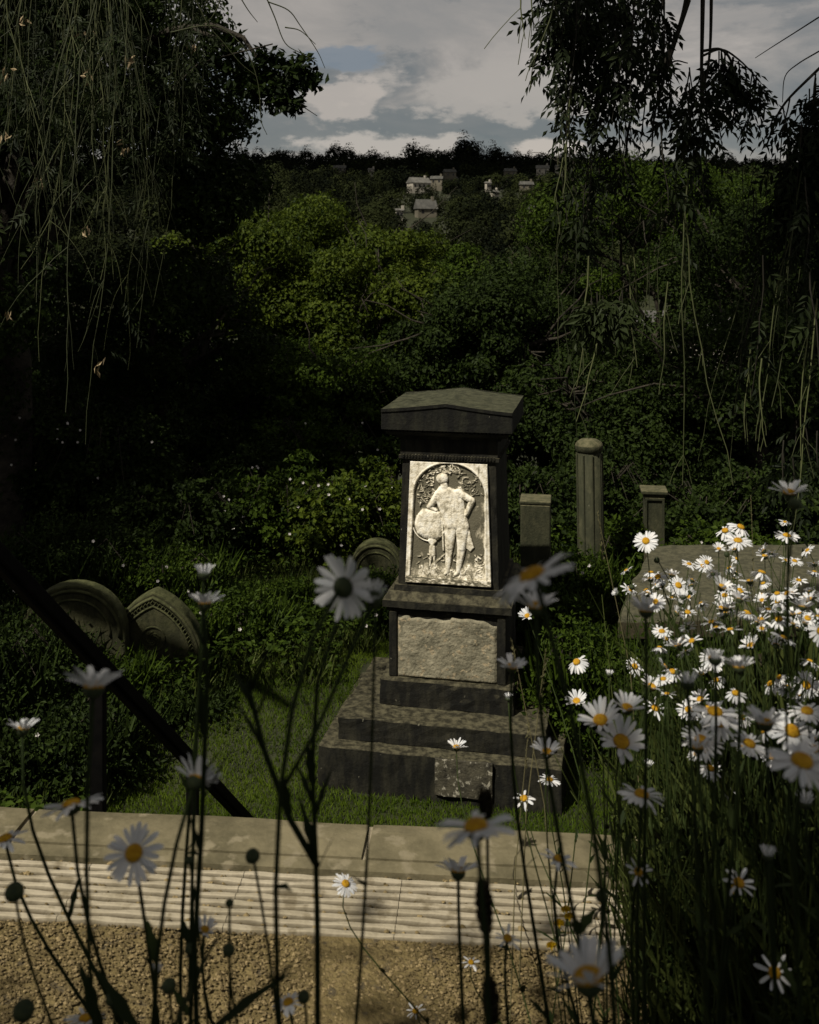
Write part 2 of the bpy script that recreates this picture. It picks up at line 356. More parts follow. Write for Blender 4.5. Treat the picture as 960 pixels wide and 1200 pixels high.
# path, kerb flags, ribbed paving, retaining wall, steps
def slab(mb, s0, s1, t0, t1, z0, z1, jit=0):
    c = [kp(s0, t0), kp(s1, t0), kp(s1, t1), kp(s0, t1)]
    v = [(p[0], p[1], z0) for p in c]+[(p[0], p[1], z1+jit*rnd.uniform(-1, 1)) for p in c]
    mb.add(v, [(0, 1, 2, 3), (7, 6, 5, 4), (4, 5, 1, 0), (5, 6, 2, 1), (6, 7, 3, 2), (7, 4, 0, 3)])
def build_path():
    ss = np.linspace(-6, .95, 140); ts = np.linspace(.445, 1.25, 24)
    S, T = np.meshgrid(ss, ts)
    v = np.stack([K0[0]+KD[0]*S+KN[0]*T, K0[1]+KD[1]*S+KN[1]*T, .006+.006*vnoise(S*6, T*6, 2)], -1).reshape(-1, 3)
    n = len(ss); f = [(j*n+i, (j+1)*n+i, (j+1)*n+i+1, j*n+i+1) for j in range(len(ts)-1) for i in range(n-1)]
    tag(MB().add(v, f).build('path', M['gravel_bed'], smooth=True), kind='structure')
    root = thing('kerb', 'worn buff flagstone kerb along the far edge of the gravel path', 'kerb'); root['kind'] = 'structure'
    e = [-6, -4.9, -3.9, -2.95, -2.0, -1.05, -.105, .9, 1.9, 2.9]
    for a, b_ in zip(e[:-1], e[1:]):
        mb = MB(); n = 16
        # irregular, slightly hollowed flag
        S, T = np.meshgrid(np.linspace(a+.007, b_-.007, n), np.linspace(0, .158, 5))
        edge = np.where((T < .001), .006*vnoise(S*9, T, 4), 0)
        zz = .0265+.0012*vnoise(S*5, T*9, 7)-.004*(T < .001)-.0015*(T > .157)
        v = np.stack([K0[0]+KD[0]*S+KN[0]*(T+edge), K0[1]+KD[1]*S+KN[1]*(T+edge), zz], -1).reshape(-1, 3)
        f = [(j*n+i, (j+1)*n+i, (j+1)*n+i+1, j*n+i+1) for j in range(4) for i in range(n-1)]
        nb = len(v); v2 = v.copy(); v2[:, 2] = -.1; v = np.concatenate([v, v2])
        for i in range(n-1): f.append((i, i+1, nb+i+1, nb+i)); f.append((4*n+i+1, 4*n+i, nb+4*n+i, nb+4*n+i+1))
        for j in range(4): f.append(((j+1)*n, j*n, nb+j*n, nb+(j+1)*n)); f.append((j*n+n-1, (j+1)*n+n-1, nb+(j+1)*n+n-1, nb+j*n+n-1))
        mb.add(v, f).build('kerb_stone', M['flag'], root, smooth=False)
    mb = MB(); slab(mb, -6, 2.9, .166, .214, -.1, .0235); mb.build('edging_strip', M['flag'], root)
    mb = MB(); slab(mb, -6, 2.9, .004, .165, -.12, .017); mb.build('mortar', mat('mortar', (.2, .17, .11), (.36, .31, .22), scale=20, bump=.003), root)
    # ribbed paving : profile across t
    rb = thing('ribbed_paving', 'pale ribbed paving strip between the gravel and the kerb', 'paving'); rb['kind'] = 'structure'
    prof = []
    nr = 8; t0, t1 = .216, .446; w = (t1-t0)/nr
    for k in range(nr):
        a = t0+k*w
        prof += [(a, .006), (a+.28*w, .006), (a+.40*w, .0165), (a+.52*w, .0185), (a+.82*w, .0185), (a+.93*w, .0165)]
    prof.append((t1, .006))
    x = -6.0
    while x < 1.6:
        n = 24; mb = MB(); v = []; f = []; tn = []
        for i in range(n):
            s_ = x+.0008+(.3984)*i/(n-1)
            for (t, z) in prof:
                dz = .0012*math.sin(s_*23+t*70)+.001*math.sin(s_*61+t*130)
                p = kp(s_, t, z+dz); v.append(p); tn.append(float(np.clip((.0165-z)/.006+.4*float(lnoise(s_*14+90, t*60+50, 17)), 0, 1)))
        m = len(prof)
        for i in range(n-1):
            for j in range(m-1): f.append((i*m+j, i*m+j+1, (i+1)*m+j+1, (i+1)*m+j))
        mb.add(v, f, np.array(tn)).build('ribbed_slab', M['rib'], rb)
        x += .4
    # gravel
    rg = np.random.RandomState(5)
    def pebbles(n, smin, smax, sample, z0):
        vs = []; fs = []; tt = []
        base = np.array([(1, 0, 0), (0, 1, 0), (-1, 0, 0), (0, -1, 0), (0, 0, 1), (0, 0, -1), (.6, .6, .45), (-.6, .55, .5), (-.55, -.6, .4), (.6, -.6, .45)], float)
        tri = [(4, 6, 1), (4, 1, 7), (4, 7, 2), (4, 2, 8), (4, 8, 3), (4, 3, 9), (4, 9, 0), (4, 0, 6), (0, 1, 6), (1, 2, 7), (2, 3, 8), (3, 0, 9)]
        mb = MB()
        for i in range(n):
            x_, y_ = sample(); s_ = rg.uniform(smin, smax)*(1+.8*rg.rand()**4)
            v = base*(1+rg.uniform(-.42, .42, base.shape))*s_*np.array([1, rg.uniform(.6, 1), rg.uniform(.45, .8)])
            a = rg.rand()*6.28; c, s2 = math.cos(a), math.sin(a)
            v = v@np.array([[c, -s2, 0], [s2, c, 0], [0, 0, 1]])+np.array([x_, y_, z0+s_*rg.uniform(-.1, .35)])
            mb.add(v, tri, rg.rand()**1.5)
        return mb
    def smp():
        s_ = rg.uniform(-1.9, 1.0); t = rg.uniform(.44, .95); p = kp(s_, t); return p[0], p[1]
    tag(pebbles(30000, .0015, .0044, smp, .009).build('gravel', M['pebble']), 'loose brown gravel lying over the path', 'gravel', kind='stuff')
    def smp2():
        s_ = rg.uniform(-1.6, .9); k = rg.randint(0, 8); t = t0+k*w+rg.uniform(.0, .33)*w; p = kp(s_, t); return p[0], p[1]
    tag(pebbles(520, .0025, .0065, smp2, .012).build('scattered_gravel', M['pebble']), 'loose stones caught in the grooves of the ribbed paving', 'gravel', kind='stuff')
    mb = MB(); slab(mb, -6, 4, .02, .34, -2.0, -.1); tag(mb.build('retaining_wall', M['wallstone']), 'low rubble retaining wall under the kerb', 'wall')
    st = MB()
    for k in range(8):
        y0 = 2.95+k*.23; st.box(-2.6, -1.18, y0+(.0 if k else -.03), y0+.23, -2.0, -.2-k*.19)
    tag(st.build('stone_steps', M['flag'], bevel=.01), kind='structure')
build_path()

# ------------------------------------------------------------------ handrail
def build_rail():
    o = thing('handrail', 'black iron handrail sloping down beside the steps at the kerb', 'handrail', (-1.14, 3.75, -.85))
    inv = np.array([-1.14, 3.75, -.85])
    A = np.array([-1.14, 3.75, .085]); D = np.array([.166, .85, -.795])
    def flat(mb, a, b_, w, h):
        d = b_-a; d = d/np.linalg.norm(d); s_ = np.cross(d, [0, 0, 1.]); s_ /= np.linalg.norm(s_); u = np.cross(s_, d)
        v = []
        for p in (a, b_):
            for (i, j) in ((-1, -1), (1, -1), (1, 1), (-1, 1)): v.append(p+s_*i*w/2+u*j*h/2)
        mb.add(v, [(0, 1, 2, 3), (7, 6, 5, 4), (0, 4, 5, 1), (1, 5, 6, 2), (2, 6, 7, 3), (3, 7, 4, 0)])
    mb = MB(); flat(mb, A-D*1.15-inv, A+D*2.02-inv, .05, .045); mb.build('rail', M['iron'], o, bevel=.006)
    mb = MB(); flat(mb, A-D*1.15-inv-np.array([0, 0, .036]), A+D*2.02-inv-np.array([0, 0, .036]), .026, .02); mb.build('lower_flange', M['iron'], o)
    for t, zb in ((-1.1, 0.0), (0, -.95), (1.0, -1.75), (1.93, -1.78)):
        p = A+D*t-inv; mb = MB(); mb.box(p[0]-.025, p[0]+.025, p[1]-.025, p[1]+.025, zb+.85, p[2]-.02); mb.build('post', M['iron'], o, bevel=.004)
        mb = MB(); mb.box(p[0]-.045, p[0]+.045, p[1]-.045, p[1]+.045, zb+.85, zb+.865); mb.build('base_plate', M['iron'], o)
build_rail()

# ------------------------------------------------------------------ monument
def build_monument():
    o = thing('grave_monument', 'tall sooty stone pedestal monument with pale carved figure panel on stepped base', 'monument', (.31, 6.80, LAWN), R(-11.5))
    Z = lambda z: z-LAWN
    def rough_box(mb, hx, hy, z0, z1, tx=0, nx=14, nz=4, amp=.004, seed=0, yc=0):
        # box with worn, slightly uneven faces
        rg = np.random.RandomState(seed)
        pts = {}
        v = []; f = []
        def idx(p):
            k = tuple(np.round(p, 5))
            if k not in pts: pts[k] = len(v); v.append(list(p))
            return pts[k]
        def grid(fn, na, nb):
            for i in range(na):
                for j in range(nb): f.append((idx(fn(i/na, j/nb)), idx(fn((i+1)/na, j/nb)), idx(fn((i+1)/na, (j+1)/nb)), idx(fn(i/na, (j+1)/nb))))
        def W_(z): t = (z-z0)/(z1-z0); return 1-t*tx/hx
        L_ = lambda a: -1+2*a
        grid(lambda a, b: (L_(a)*hx*W_(z0+(z1-z0)*b), -hy*W_(z0+(z1-z0)*b), z0+(z1-z0)*b), nx, nz)
        grid(lambda a, b: (-L_(a)*hx*W_(z0+(z1-z0)*b), hy*W_(z0+(z1-z0)*b), z0+(z1-z0)*b), nx, nz)
        grid(lambda a, b: (hx*W_(z0+(z1-z0)*b), L_(a)*hy*W_(z0+(z1-z0)*b), z0+(z1-z0)*b), nx, nz)
        grid(lambda a, b: (-hx*W_(z0+(z1-z0)*b), -L_(a)*hy*W_(z0+(z1-z0)*b), z0+(z1-z0)*b), nx, nz)
        grid(lambda a, b: (L_(a)*hx*W_(z1), L_(b)*hy*W_(z1), z1), nx, nx)
        vv = np.array(v); vv[:, 1] += yc; vv += rg.uniform(-amp, amp, vv.shape)
        mb.add(vv, f)
        return mb
    rough_box(MB(), .735, .55, Z(-1.95), Z(-1.425), yc=-.185, seed=1, nx=20, nz=6).build('base_step', M['soot'], o, bevel=.008)
    rough_box(MB(), .635, .47, Z(-1.425)+.002, Z(-1.285), yc=-.165, seed=2, nx=18).build('base_step', M['soot'], o, bevel=.008)
    # patch stone let into the lowest step
    mb = MB(); rough_box(mb, .17, .012, Z(-1.64), Z(-1.428), nx=6, nz=4, amp=.003, seed=8); q = mb.build('repair_stone', mat('repair', (.02, .018, .012), (.075, .068, .045), scale=12, bump=.006, c3=(.30, .28, .22)), o); q.location = (.16, -.745, 0)
    rough_box(MB(), .425, .355, Z(-1.285)+.001, Z(-1.12), yc=-.07, tx=.004, seed=3).build('plinth', M['soot'], o, bevel=.01)
    rough_box(MB(), .372, .31, Z(-1.12)+.001, Z(-.70), yc=-.062, seed=4, nz=8).build('lower_die', M['soot'], o, bevel=.008)
    # weathered sandstone face, broken along its top edge
    nx, nz = 60, 44; v = []; f = []; rg = np.random.RandomState(3)
    for j in range(nz+1):
        for i in range(nx+1):
            a, b = i/nx, j/nz
            x = -.315+.63*a
            top = .395-.016*(1 if .12 < a < .55 else 0)-.03*math.exp(-((a-.98)/.1)**2)-.022*math.exp(-((a-.02)/.05)**2)+.004*math.sin(a*37)
            z = .005+(top-.005)*b
            d = .012+.0032*float(lnoise(x*26+9, z*40+9, 6, 5))
            e = min(a, 1-a, b, 1-b)*60
            d = d*min(1, e/1.2+.02)
            v.append((x, -.374-float(d), Z(-1.12)+z))
    for j in range(nz):
        for i in range(nx): f.append((j*(nx+1)+i, j*(nx+1)+i+1, (j+1)*(nx+1)+i+1, (j+1)*(nx+1)+i))
    MB().add(v, f).build('stone_panel', M['sandpanel'], o, smooth=True)
    # pilaster strips at the corners of the lower die
    for sx in (-1, 1):
        mb = MB(); mb.box(sx*.345-.026, sx*.345+.026, -.387, -.36, Z(-1.12)+.003, Z(-.702)); mb.build('corner_strip', M['soot'], o, bevel=.006)
    # string course : stacked moulding
    mb = MB()
    for (h, z0, z1, tx) in ((.385, -.70, -.675, 0), (.41, -.675, -.63, 0), (.405, -.63, -.585, .03), (.348, -.585, -.548, .004)):
        rough_box(mb, h, h, Z(z0)+.0012, Z(z1), tx=tx, nz=1, amp=.002, seed=int(h*1000))
    mb.build('string_course', M['soot'], o)
    # tapering upper die
    rough_box(MB(), .325, .325, Z(-.548)+.001, Z(.25), tx=.025, seed=6, nz=14, nx=14, amp=.002).build('upper_die', M['soot'], o, bevel=.006)
    # frieze and dentils under the cap
    mb = MB()
    for (h, z0, z1, tx) in ((.322, .25, .275, 0), (.312, .275, .385, 0), (.335, .385, .41, -.01), (.375, .41, .435, -.02)):
        rough_box(mb, h, h, Z(z0)+.0012, Z(z1), tx=tx, nz=1, amp=.0015, seed=int(h*999))
    mb.build('frieze', M['soot'], o)
    n = 30
    for row in ((-.318, .262, .018, .30), (-.392, .437, .016, .375)):
      mb = MB()
      for side in range(4):
        c_, s_ = math.cos(side*math.pi/2), math.sin(side*math.pi/2)
        for k in range(n):
            for (yy, zz, hh, w0) in (row,):
                x = -w0+2*w0*(k+.5)/n; w = w0/n*.55
                vv = []
                for (dz) in (0, hh):
                    for (dx, dy) in ((-w, -.01), (w, -.01), (w, .02), (-w, .02)):
                        X_, Y_ = x+dx, yy+dy; vv.append((X_*c_-Y_*s_, X_*s_+Y_*c_, Z(zz)+dz))
                mb.add(vv, [(3, 2, 1, 0), (4, 5, 6, 7), (0, 1, 5, 4), (1, 2, 6, 5), (2, 3, 7, 6), (3, 0, 4, 7)])
      mb.build('dentils', M['soot'], o)
    # capstone with a low gable on each side
    mb = MB(); h = .415; z0, ze, za, zc = Z(.457), Z(.578), Z(.622), Z(.70)
    mb.box(-h, h, -h, h, z0-.006, z0+.001)
    ns = 24
    v = []; f = []; nn = 28
    prof = [(-1+2*k/nn) for k in range(nn+1)]
    hz = [ze+(za-ze)*(1-abs(a))**1.25 for a in prof]
    ys = np.linspace(-h, .34, 10)
    for y in ys:
        for a, z in zip(prof, hz): v.append((a*h, y, z+rnd.uniform(-.002, .002)))
    w = nn+1; k0 = len(v); v += [(x, y, z0) for x, y, z in v]
    for j in range(len(ys)-1):
        for i in range(nn): f.append((j*w+i, j*w+i+1, (j+1)*w+i+1, (j+1)*w+i))
        f.append((j*w, (j+1)*w, k0+(j+1)*w, k0+j*w)); f.append((j*w+nn, k0+j*w+nn, k0+(j+1)*w+nn, (j+1)*w+nn))
    for i in range(nn): f.append((i, k0+i, k0+i+1, i+1)); j = (len(ys)-1)*w; f.append((j+i+1, k0+j+i+1, k0+j+i, j+i))
    mb.add(v, f).build('capstone', M['cap'], o)
    for sg in (-1, 1):                       # raking mouldings of the two gables
        mb = MB()
        for i in range(nn):
            q = [np.array([prof[i]*h, (-h-.008 if sg < 0 else .348), hz[i]+.003]), np.array([prof[i+1]*h, (-h-.008 if sg < 0 else .348), hz[i+1]+.003])]
            d_ = np.array([0, -sg*.012, 0]); dn = np.array([0, 0, -.02])
            vv = [q[0], q[1], q[1]+dn, q[0]+dn, q[0]+d_, q[1]+d_, q[1]+dn+d_, q[0]+dn+d_]
            mb.add(vv, [(0, 1, 2, 3), (4, 7, 6, 5), (0, 4, 5, 1), (3, 2, 6, 7)])
        mb.build('gable_moulding', M['cap'], o)
    # carved relief
    W_, H_ = 540, 830; sc = 2.0
    nx, ny = int(W_/sc), int(H_/sc)
    gx, gy = np.meshgrid(np.linspace(185, 715, nx), np.linspace(75, 885, ny))     # carving drawn in its own units
    # straighten the taper
    tt = (gy-75)/810; xl = 205-20*tt; xr = 685+30*tt
    px = gx; 
    U = (gx-185)/530; X = xl+(xr-xl)*U; Y = gy
    def cap(ax, ay, bx, by, r0, r1):
        dx, dy = bx-ax, by-ay; t = np.clip(((X-ax)*dx+(Y-ay)*dy)/(dx*dx+dy*dy), 0, 1)
        d = np.hypot(X-ax-dx*t, Y-ay-dy*t); r = r0+(r1-r0)*t
        return d-r
    def ell(cx, cy, rx, ry): return (np.hypot((X-cx)/rx, (Y-cy)/ry)-1)*min(rx, ry)
    def dome(sd, depth, wdt): t = np.clip(-sd/wdt, 0, 1); return depth*np.sqrt(np.clip(1-(1-t)**2, 0, 1))
    def poly(pts):
        # signed distance to a polygon
        d = np.full(X.shape, 1e9); ins = np.zeros(X.shape, bool); n = len(pts)
        for i in range(n):
            ax, ay = pts[i]; bx, by = pts[(i+1) % n]
            dx, dy = bx-ax, by-ay; t = np.clip(((X-ax)*dx+(Y-ay)*dy)/(dx*dx+dy*dy), 0, 1)
            d = np.minimum(d, np.hypot(X-ax-dx*t, Y-ay-dy*t))
            cnd = ((ay > Y) != (by > Y)) & (X < (bx-ax)*(Y-ay)/((by-ay) if by != ay else 1e-9)+ax)
            ins ^= cnd
        return np.where(ins, -d, d)
    rg = np.random.RandomState(12)
    Hh = np.zeros(X.shape)
    fol = np.zeros(X.shape)
    for k in range(230):        # leafy carving in the field
        zone = rg.randint(0, 4)
        if zone == 0: cx, cy = rg.uniform(255, 360), rg.uniform(150, 360)
        elif zone == 1: cx, cy = rg.uniform(330, 520), rg.uniform(95, 150)
        elif zone == 2: cx, cy = rg.uniform(500, 650), rg.uniform(130, 330)
        else: cx, cy = rg.uniform(250, 690), rg.uniform(680, 830)
        a = rg.rand()*6.28; l = rg.uniform(14, 34); 
        fol = np.maximum(fol, dome(cap(cx, cy, cx+l*math.cos(a), cy+l*math.sin(a), rg.uniform(4, 8), 2), rg.uniform(6, 13), 6))
    for (cx, cy, r) in ((560, 195, 38), (600, 255, 24), (640, 720, 34)):
        for k in range(26):
            a = k/26*9.5; rr = r*(1-k/34); 
            fol = np.maximum(fol, dome(np.hypot(X-cx-rr*math.cos(a), Y-cy-rr*math.sin(a))-5.5, 8, 6))
    Hh = np.maximum(Hh, fol)
    # ground mound
    gm = Y-(735+14*np.sin(X/34)+9*np.sin(X/13)); Hh = np.maximum(Hh, np.clip(gm/60, 0, 1)*9+fol*.4*(gm > 0))
    fig = np.zeros(X.shape)
    F = lambda sd, dp, w: np.maximum(fig, dome(sd, dp, w))
    fig = F(poly([(572, 480), (600, 590), (612, 635), (585, 668), (556, 640), (548, 520)]), 12, 14)
    fig = F(cap(462, 500, 455, 640, 42, 27), 23, 26); fig = F(cap(455, 640, 447, 800, 26, 15), 19, 18); fig = F(cap(446, 805, 432, 815, 15, 12), 17, 14)
    fig = F(cap(535, 500, 530, 640, 44, 28), 25, 26); fig = F(cap(530, 640, 512, 800, 28, 16), 21, 18); fig = F(cap(510, 805, 494, 818, 16, 13), 18, 14)
    fig = F(poly([(388, 236), (455, 236), (520, 262), (545, 330), (556, 410), (576, 480), (578, 535), (500, 525), (424, 540), (412, 470), (392, 400), (358, 320), (366, 268)]), 27, 42)
    fig = F(cap(505, 275, 590, 318, 30, 22), 25, 22); fig = F(cap(592, 322, 556, 415, 21, 16), 22, 18)
    fig = F(cap(385, 285, 330, 375, 27, 19), 24, 20); fig = F(cap(330, 378, 372, 398, 17, 12), 20, 14)
    fig = F(cap(418, 225, 420, 250, 24, 28), 22, 22); fig = F(ell(407, 184, 39, 41), 27, 34)
    fig = F(cap(410, 450, 420, 660, 8, 7), 15, 8)
    # folds of cloth
    fold = 2.6*lnoise(X/16, Y/50, 51)*((Y > 300) & (Y < 540))+1.6*lnoise(X/30, Y/30, 52)
    tab = np.maximum(dome(poly([(246, 440), (285, 385), (330, 392), (400, 405), (412, 470), (410, 575), (385, 598), (300, 590), (255, 560), (236, 505)]), 24, 34), 0)
    tab = np.where(tab > 0, tab+2.2*lnoise(X/18, Y/30, 53), 0)
    rim = dome(np.abs(np.hypot((X-330)/100, (Y-500)/104)-1)*100-5+np.where(Y < 520, 99, 0), 14, 6)
    st_ = dome(cap(350, 605, 350, 630, 30, 14), 18, 14); st_ = np.maximum(st_, dome(cap(350, 645, 352, 690, 20, 22), 18, 14)); st_ = np.maximum(st_, dome(cap(344, 690, 338, 768, 11, 7), 14, 9)); st_ = np.maximum(st_, dome(cap(360, 690, 368, 768, 11, 7), 14, 9))
    st_ = np.maximum(st_, dome(cap(425, 690, 350, 770, 6, 12), 10, 8))
    Hh = np.maximum.reduce([Hh, np.where(fig > 0, fig+fold*np.clip(fig/20, 0, 1), 0), tab, rim, st_])
    # arched frame
    inside = (np.hypot((X-452)/(212), (Y-290)/205) < 1) & (Y < 290) | ((Y >= 290) & (X > 240-18*(Y-290)/600) & (X < 664+8*(Y-290)/600))
    arch_sd = np.where(Y < 290, (np.hypot((X-452)/212, (Y-290)/205)-1)*205, np.maximum(240-(Y-290)*.03-X, X-664-(Y-290)*.013))
    frame = np.clip(arch_sd/9, 0, 1)*17+dome(np.abs(arch_sd-14)-6, 4, 6)*(Y < 840)
    Hh = np.maximum(Hh, frame)
    Hh = np.where(Y > 842, np.maximum(Hh, 22), Hh)
    nz_ = lnoise(X/7, Y/7, 21)*.9+lnoise(X/2.5, Y/2.5, 22)*.5
    Hh = Hh+nz_
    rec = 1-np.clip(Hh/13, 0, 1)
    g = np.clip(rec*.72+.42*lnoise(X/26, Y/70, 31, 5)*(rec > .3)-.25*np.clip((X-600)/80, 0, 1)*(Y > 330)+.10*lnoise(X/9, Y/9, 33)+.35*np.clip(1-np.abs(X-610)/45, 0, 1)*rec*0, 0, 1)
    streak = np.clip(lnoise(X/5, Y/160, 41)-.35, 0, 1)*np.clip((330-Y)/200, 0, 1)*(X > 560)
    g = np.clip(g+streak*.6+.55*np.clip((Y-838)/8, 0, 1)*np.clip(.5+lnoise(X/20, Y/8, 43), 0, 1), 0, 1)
    wT, wB = .248, .276; zb, zt = Z(-.528), Z(.235)
    tz = 1-tt; hw = wB+(wT-wB)*tz
    XX = (U*2-1)*hw; ZZ = zb+(zt-zb)*tz; face = -(.325+(-.025)*((ZZ-Z(-.548))/.798))
    YY = face-.004-Hh*.00092
    e = (U < .001) | (U > .999) | (tt < .001) | (tt > .999); YY = np.where(e, face+.003, YY)
    v = np.stack([XX, YY, ZZ], -1).reshape(-1, 3)
    f = [(j*nx+i, (j+1)*nx+i, (j+1)*nx+i+1, j*nx+i+1) for j in range(ny-1) for i in range(nx-1)]
    m = bpy.data.materials.new('marble'); m.use_nodes = True; N = m.node_tree.nodes; L = m.node_tree.links; b = N['Principled BSDF']; b.inputs['Roughness'].default_value = .7; b.inputs['Specular IOR Level'].default_value = .2
    at = N.new('ShaderNodeAttribute'); at.attribute_name = 'tint'
    no = N.new('ShaderNodeTexNoise'); no.inputs['Scale'].default_value = 28; no.inputs['Detail'].default_value = 8; tc = N.new('ShaderNodeTexCoord'); L.new(tc.outputs['Object'], no.inputs[0])
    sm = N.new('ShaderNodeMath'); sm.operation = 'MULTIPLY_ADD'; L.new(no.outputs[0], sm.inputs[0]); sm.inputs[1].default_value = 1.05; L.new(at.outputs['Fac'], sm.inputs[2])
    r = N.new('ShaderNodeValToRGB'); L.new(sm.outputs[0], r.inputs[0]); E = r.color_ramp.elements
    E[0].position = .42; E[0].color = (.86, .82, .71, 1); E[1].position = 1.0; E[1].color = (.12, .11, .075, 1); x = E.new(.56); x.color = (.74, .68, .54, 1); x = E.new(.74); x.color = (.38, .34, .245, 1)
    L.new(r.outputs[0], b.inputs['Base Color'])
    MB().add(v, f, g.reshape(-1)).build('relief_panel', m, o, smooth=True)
    return o
build_monument()

# ------------------------------------------------------------------ headstones, pillars, ledger
def slab_outline(pts, th, bev, mtl, name, parent, smooth_=False):
    """upright slab from an outline (x,z), thickness along y"""
    n = len(pts); v = []; f = []
    for y in (-th/2, th/2):
        for (x, z) in pts: v.append((x, y, z))
    f.append(tuple(range(n))); f.append(tuple(range(n, 2*n))[::-1])
    for i in range(n): j = (i+1) % n; f.append((i, i+n, j+n, j))
    return MB().add(v, f).build(name, mtl, parent, bevel=bev)
def arch_round(w, h, shoulder=.0, k=18):
    p = [(-w/2, -.3), (w/2, -.3), (w/2, h-w/2)]
    for i in range(1, k): a = math.pi*i/k; p.append((math.cos(a)*w/2, h-w/2+math.sin(a)*w/2))
    p.append((-w/2, h-w/2)); return p
def arch_point(w, h, k=10):
    p = [(-w/2, -.3), (w/2, -.3)]; r = w*.78; zb = h-math.sqrt(r*r-(r-w/2)**2)
    am = math.acos((r-w/2)/r)
    for i in range(k+1): a = am*i/k; p.append((w/2-r+r*math.cos(a), zb+r*math.sin(a)))
    for i in range(k-1, -1, -1): a = am*i/k; p.append((-(w/2-r+r*math.cos(a)), zb+r*math.sin(a)))
    return p
def band(mb, pts, r, y, tint=.5):
    mb.tube([(x, y, z) for x, z in pts], r, 6, tint)
def headstone(px, pyt, y, w, label, shape, rz, lean=0):
    p = P(px, pyt, y); h = p[2]-LAWN
    o = thing('headstone', label, 'headstone', (p[0], y, LAWN), rz); o.rotation_euler[1] = R(lean)
    fn = arch_round if shape == 'round' else arch_point
    slab_outline(fn(w, h), .14, .012, M['tomb'], 'slab', o)
    sc = lambda f_, z: [(a*f_, (b-h)*f_+h-z) for a, b in fn(w, h)[2:]]
    mb = MB(); band(mb, sc(.90, .04), .014, -.072); band(mb, sc(.72, .10), .009, -.072); mb.build('arch_moulding', M['tomb'], o, smooth=True)
    if shape == 'point':
        mb = MB()
        arc = sc(.81, .07)
        for i in range(len(arc)-1):
            for q in (0, .5):
                a = np.array(arc[i])*(1-q)+np.array(arc[i+1])*q
                mb.tube([(a[0]-.016, -.072, a[1]-.012), (a[0], -.08, a[1]+.012), (a[0]+.016, -.072, a[1]-.012)], .006, 5)
        mb.build('carved_band', M['tomb'], o)
        mb = MB()
        for k in range(5):
            a = k/5*6.28+.3
            mb.tube([(math.cos(a+t)*.05*(1-t/4), -.074, h-.33+math.sin(a+t)*.05*(1-t/4)) for t in np.linspace(0, 2.4, 8)], .007, 5)
        mb.tube([(math.cos(t)*.085, -.074, h-.33+math.sin(t)*.085) for t in np.linspace(0, 6.28, 24)], .006, 5)
        mb.build('carved_roundel', M['tomb'], o)
    return o
headstone(88, 682, 7.1, .72, 'round topped headstone behind the handrail, left of the pointed one', 'round', R(3), 0)
headstone(183, 690, 7.3, .74, 'pointed gothic headstone with carved roundel, half sunk in weeds', 'point', R(-3), 0)
headstone(441, 632, 9.2, .46, 'small round topped headstone close behind the monument', 'round', R(-6), 1)
headstone(290, 612, 10.4, .46, 'dark headstone almost lost in the brambles', 'round', R(10), 0)
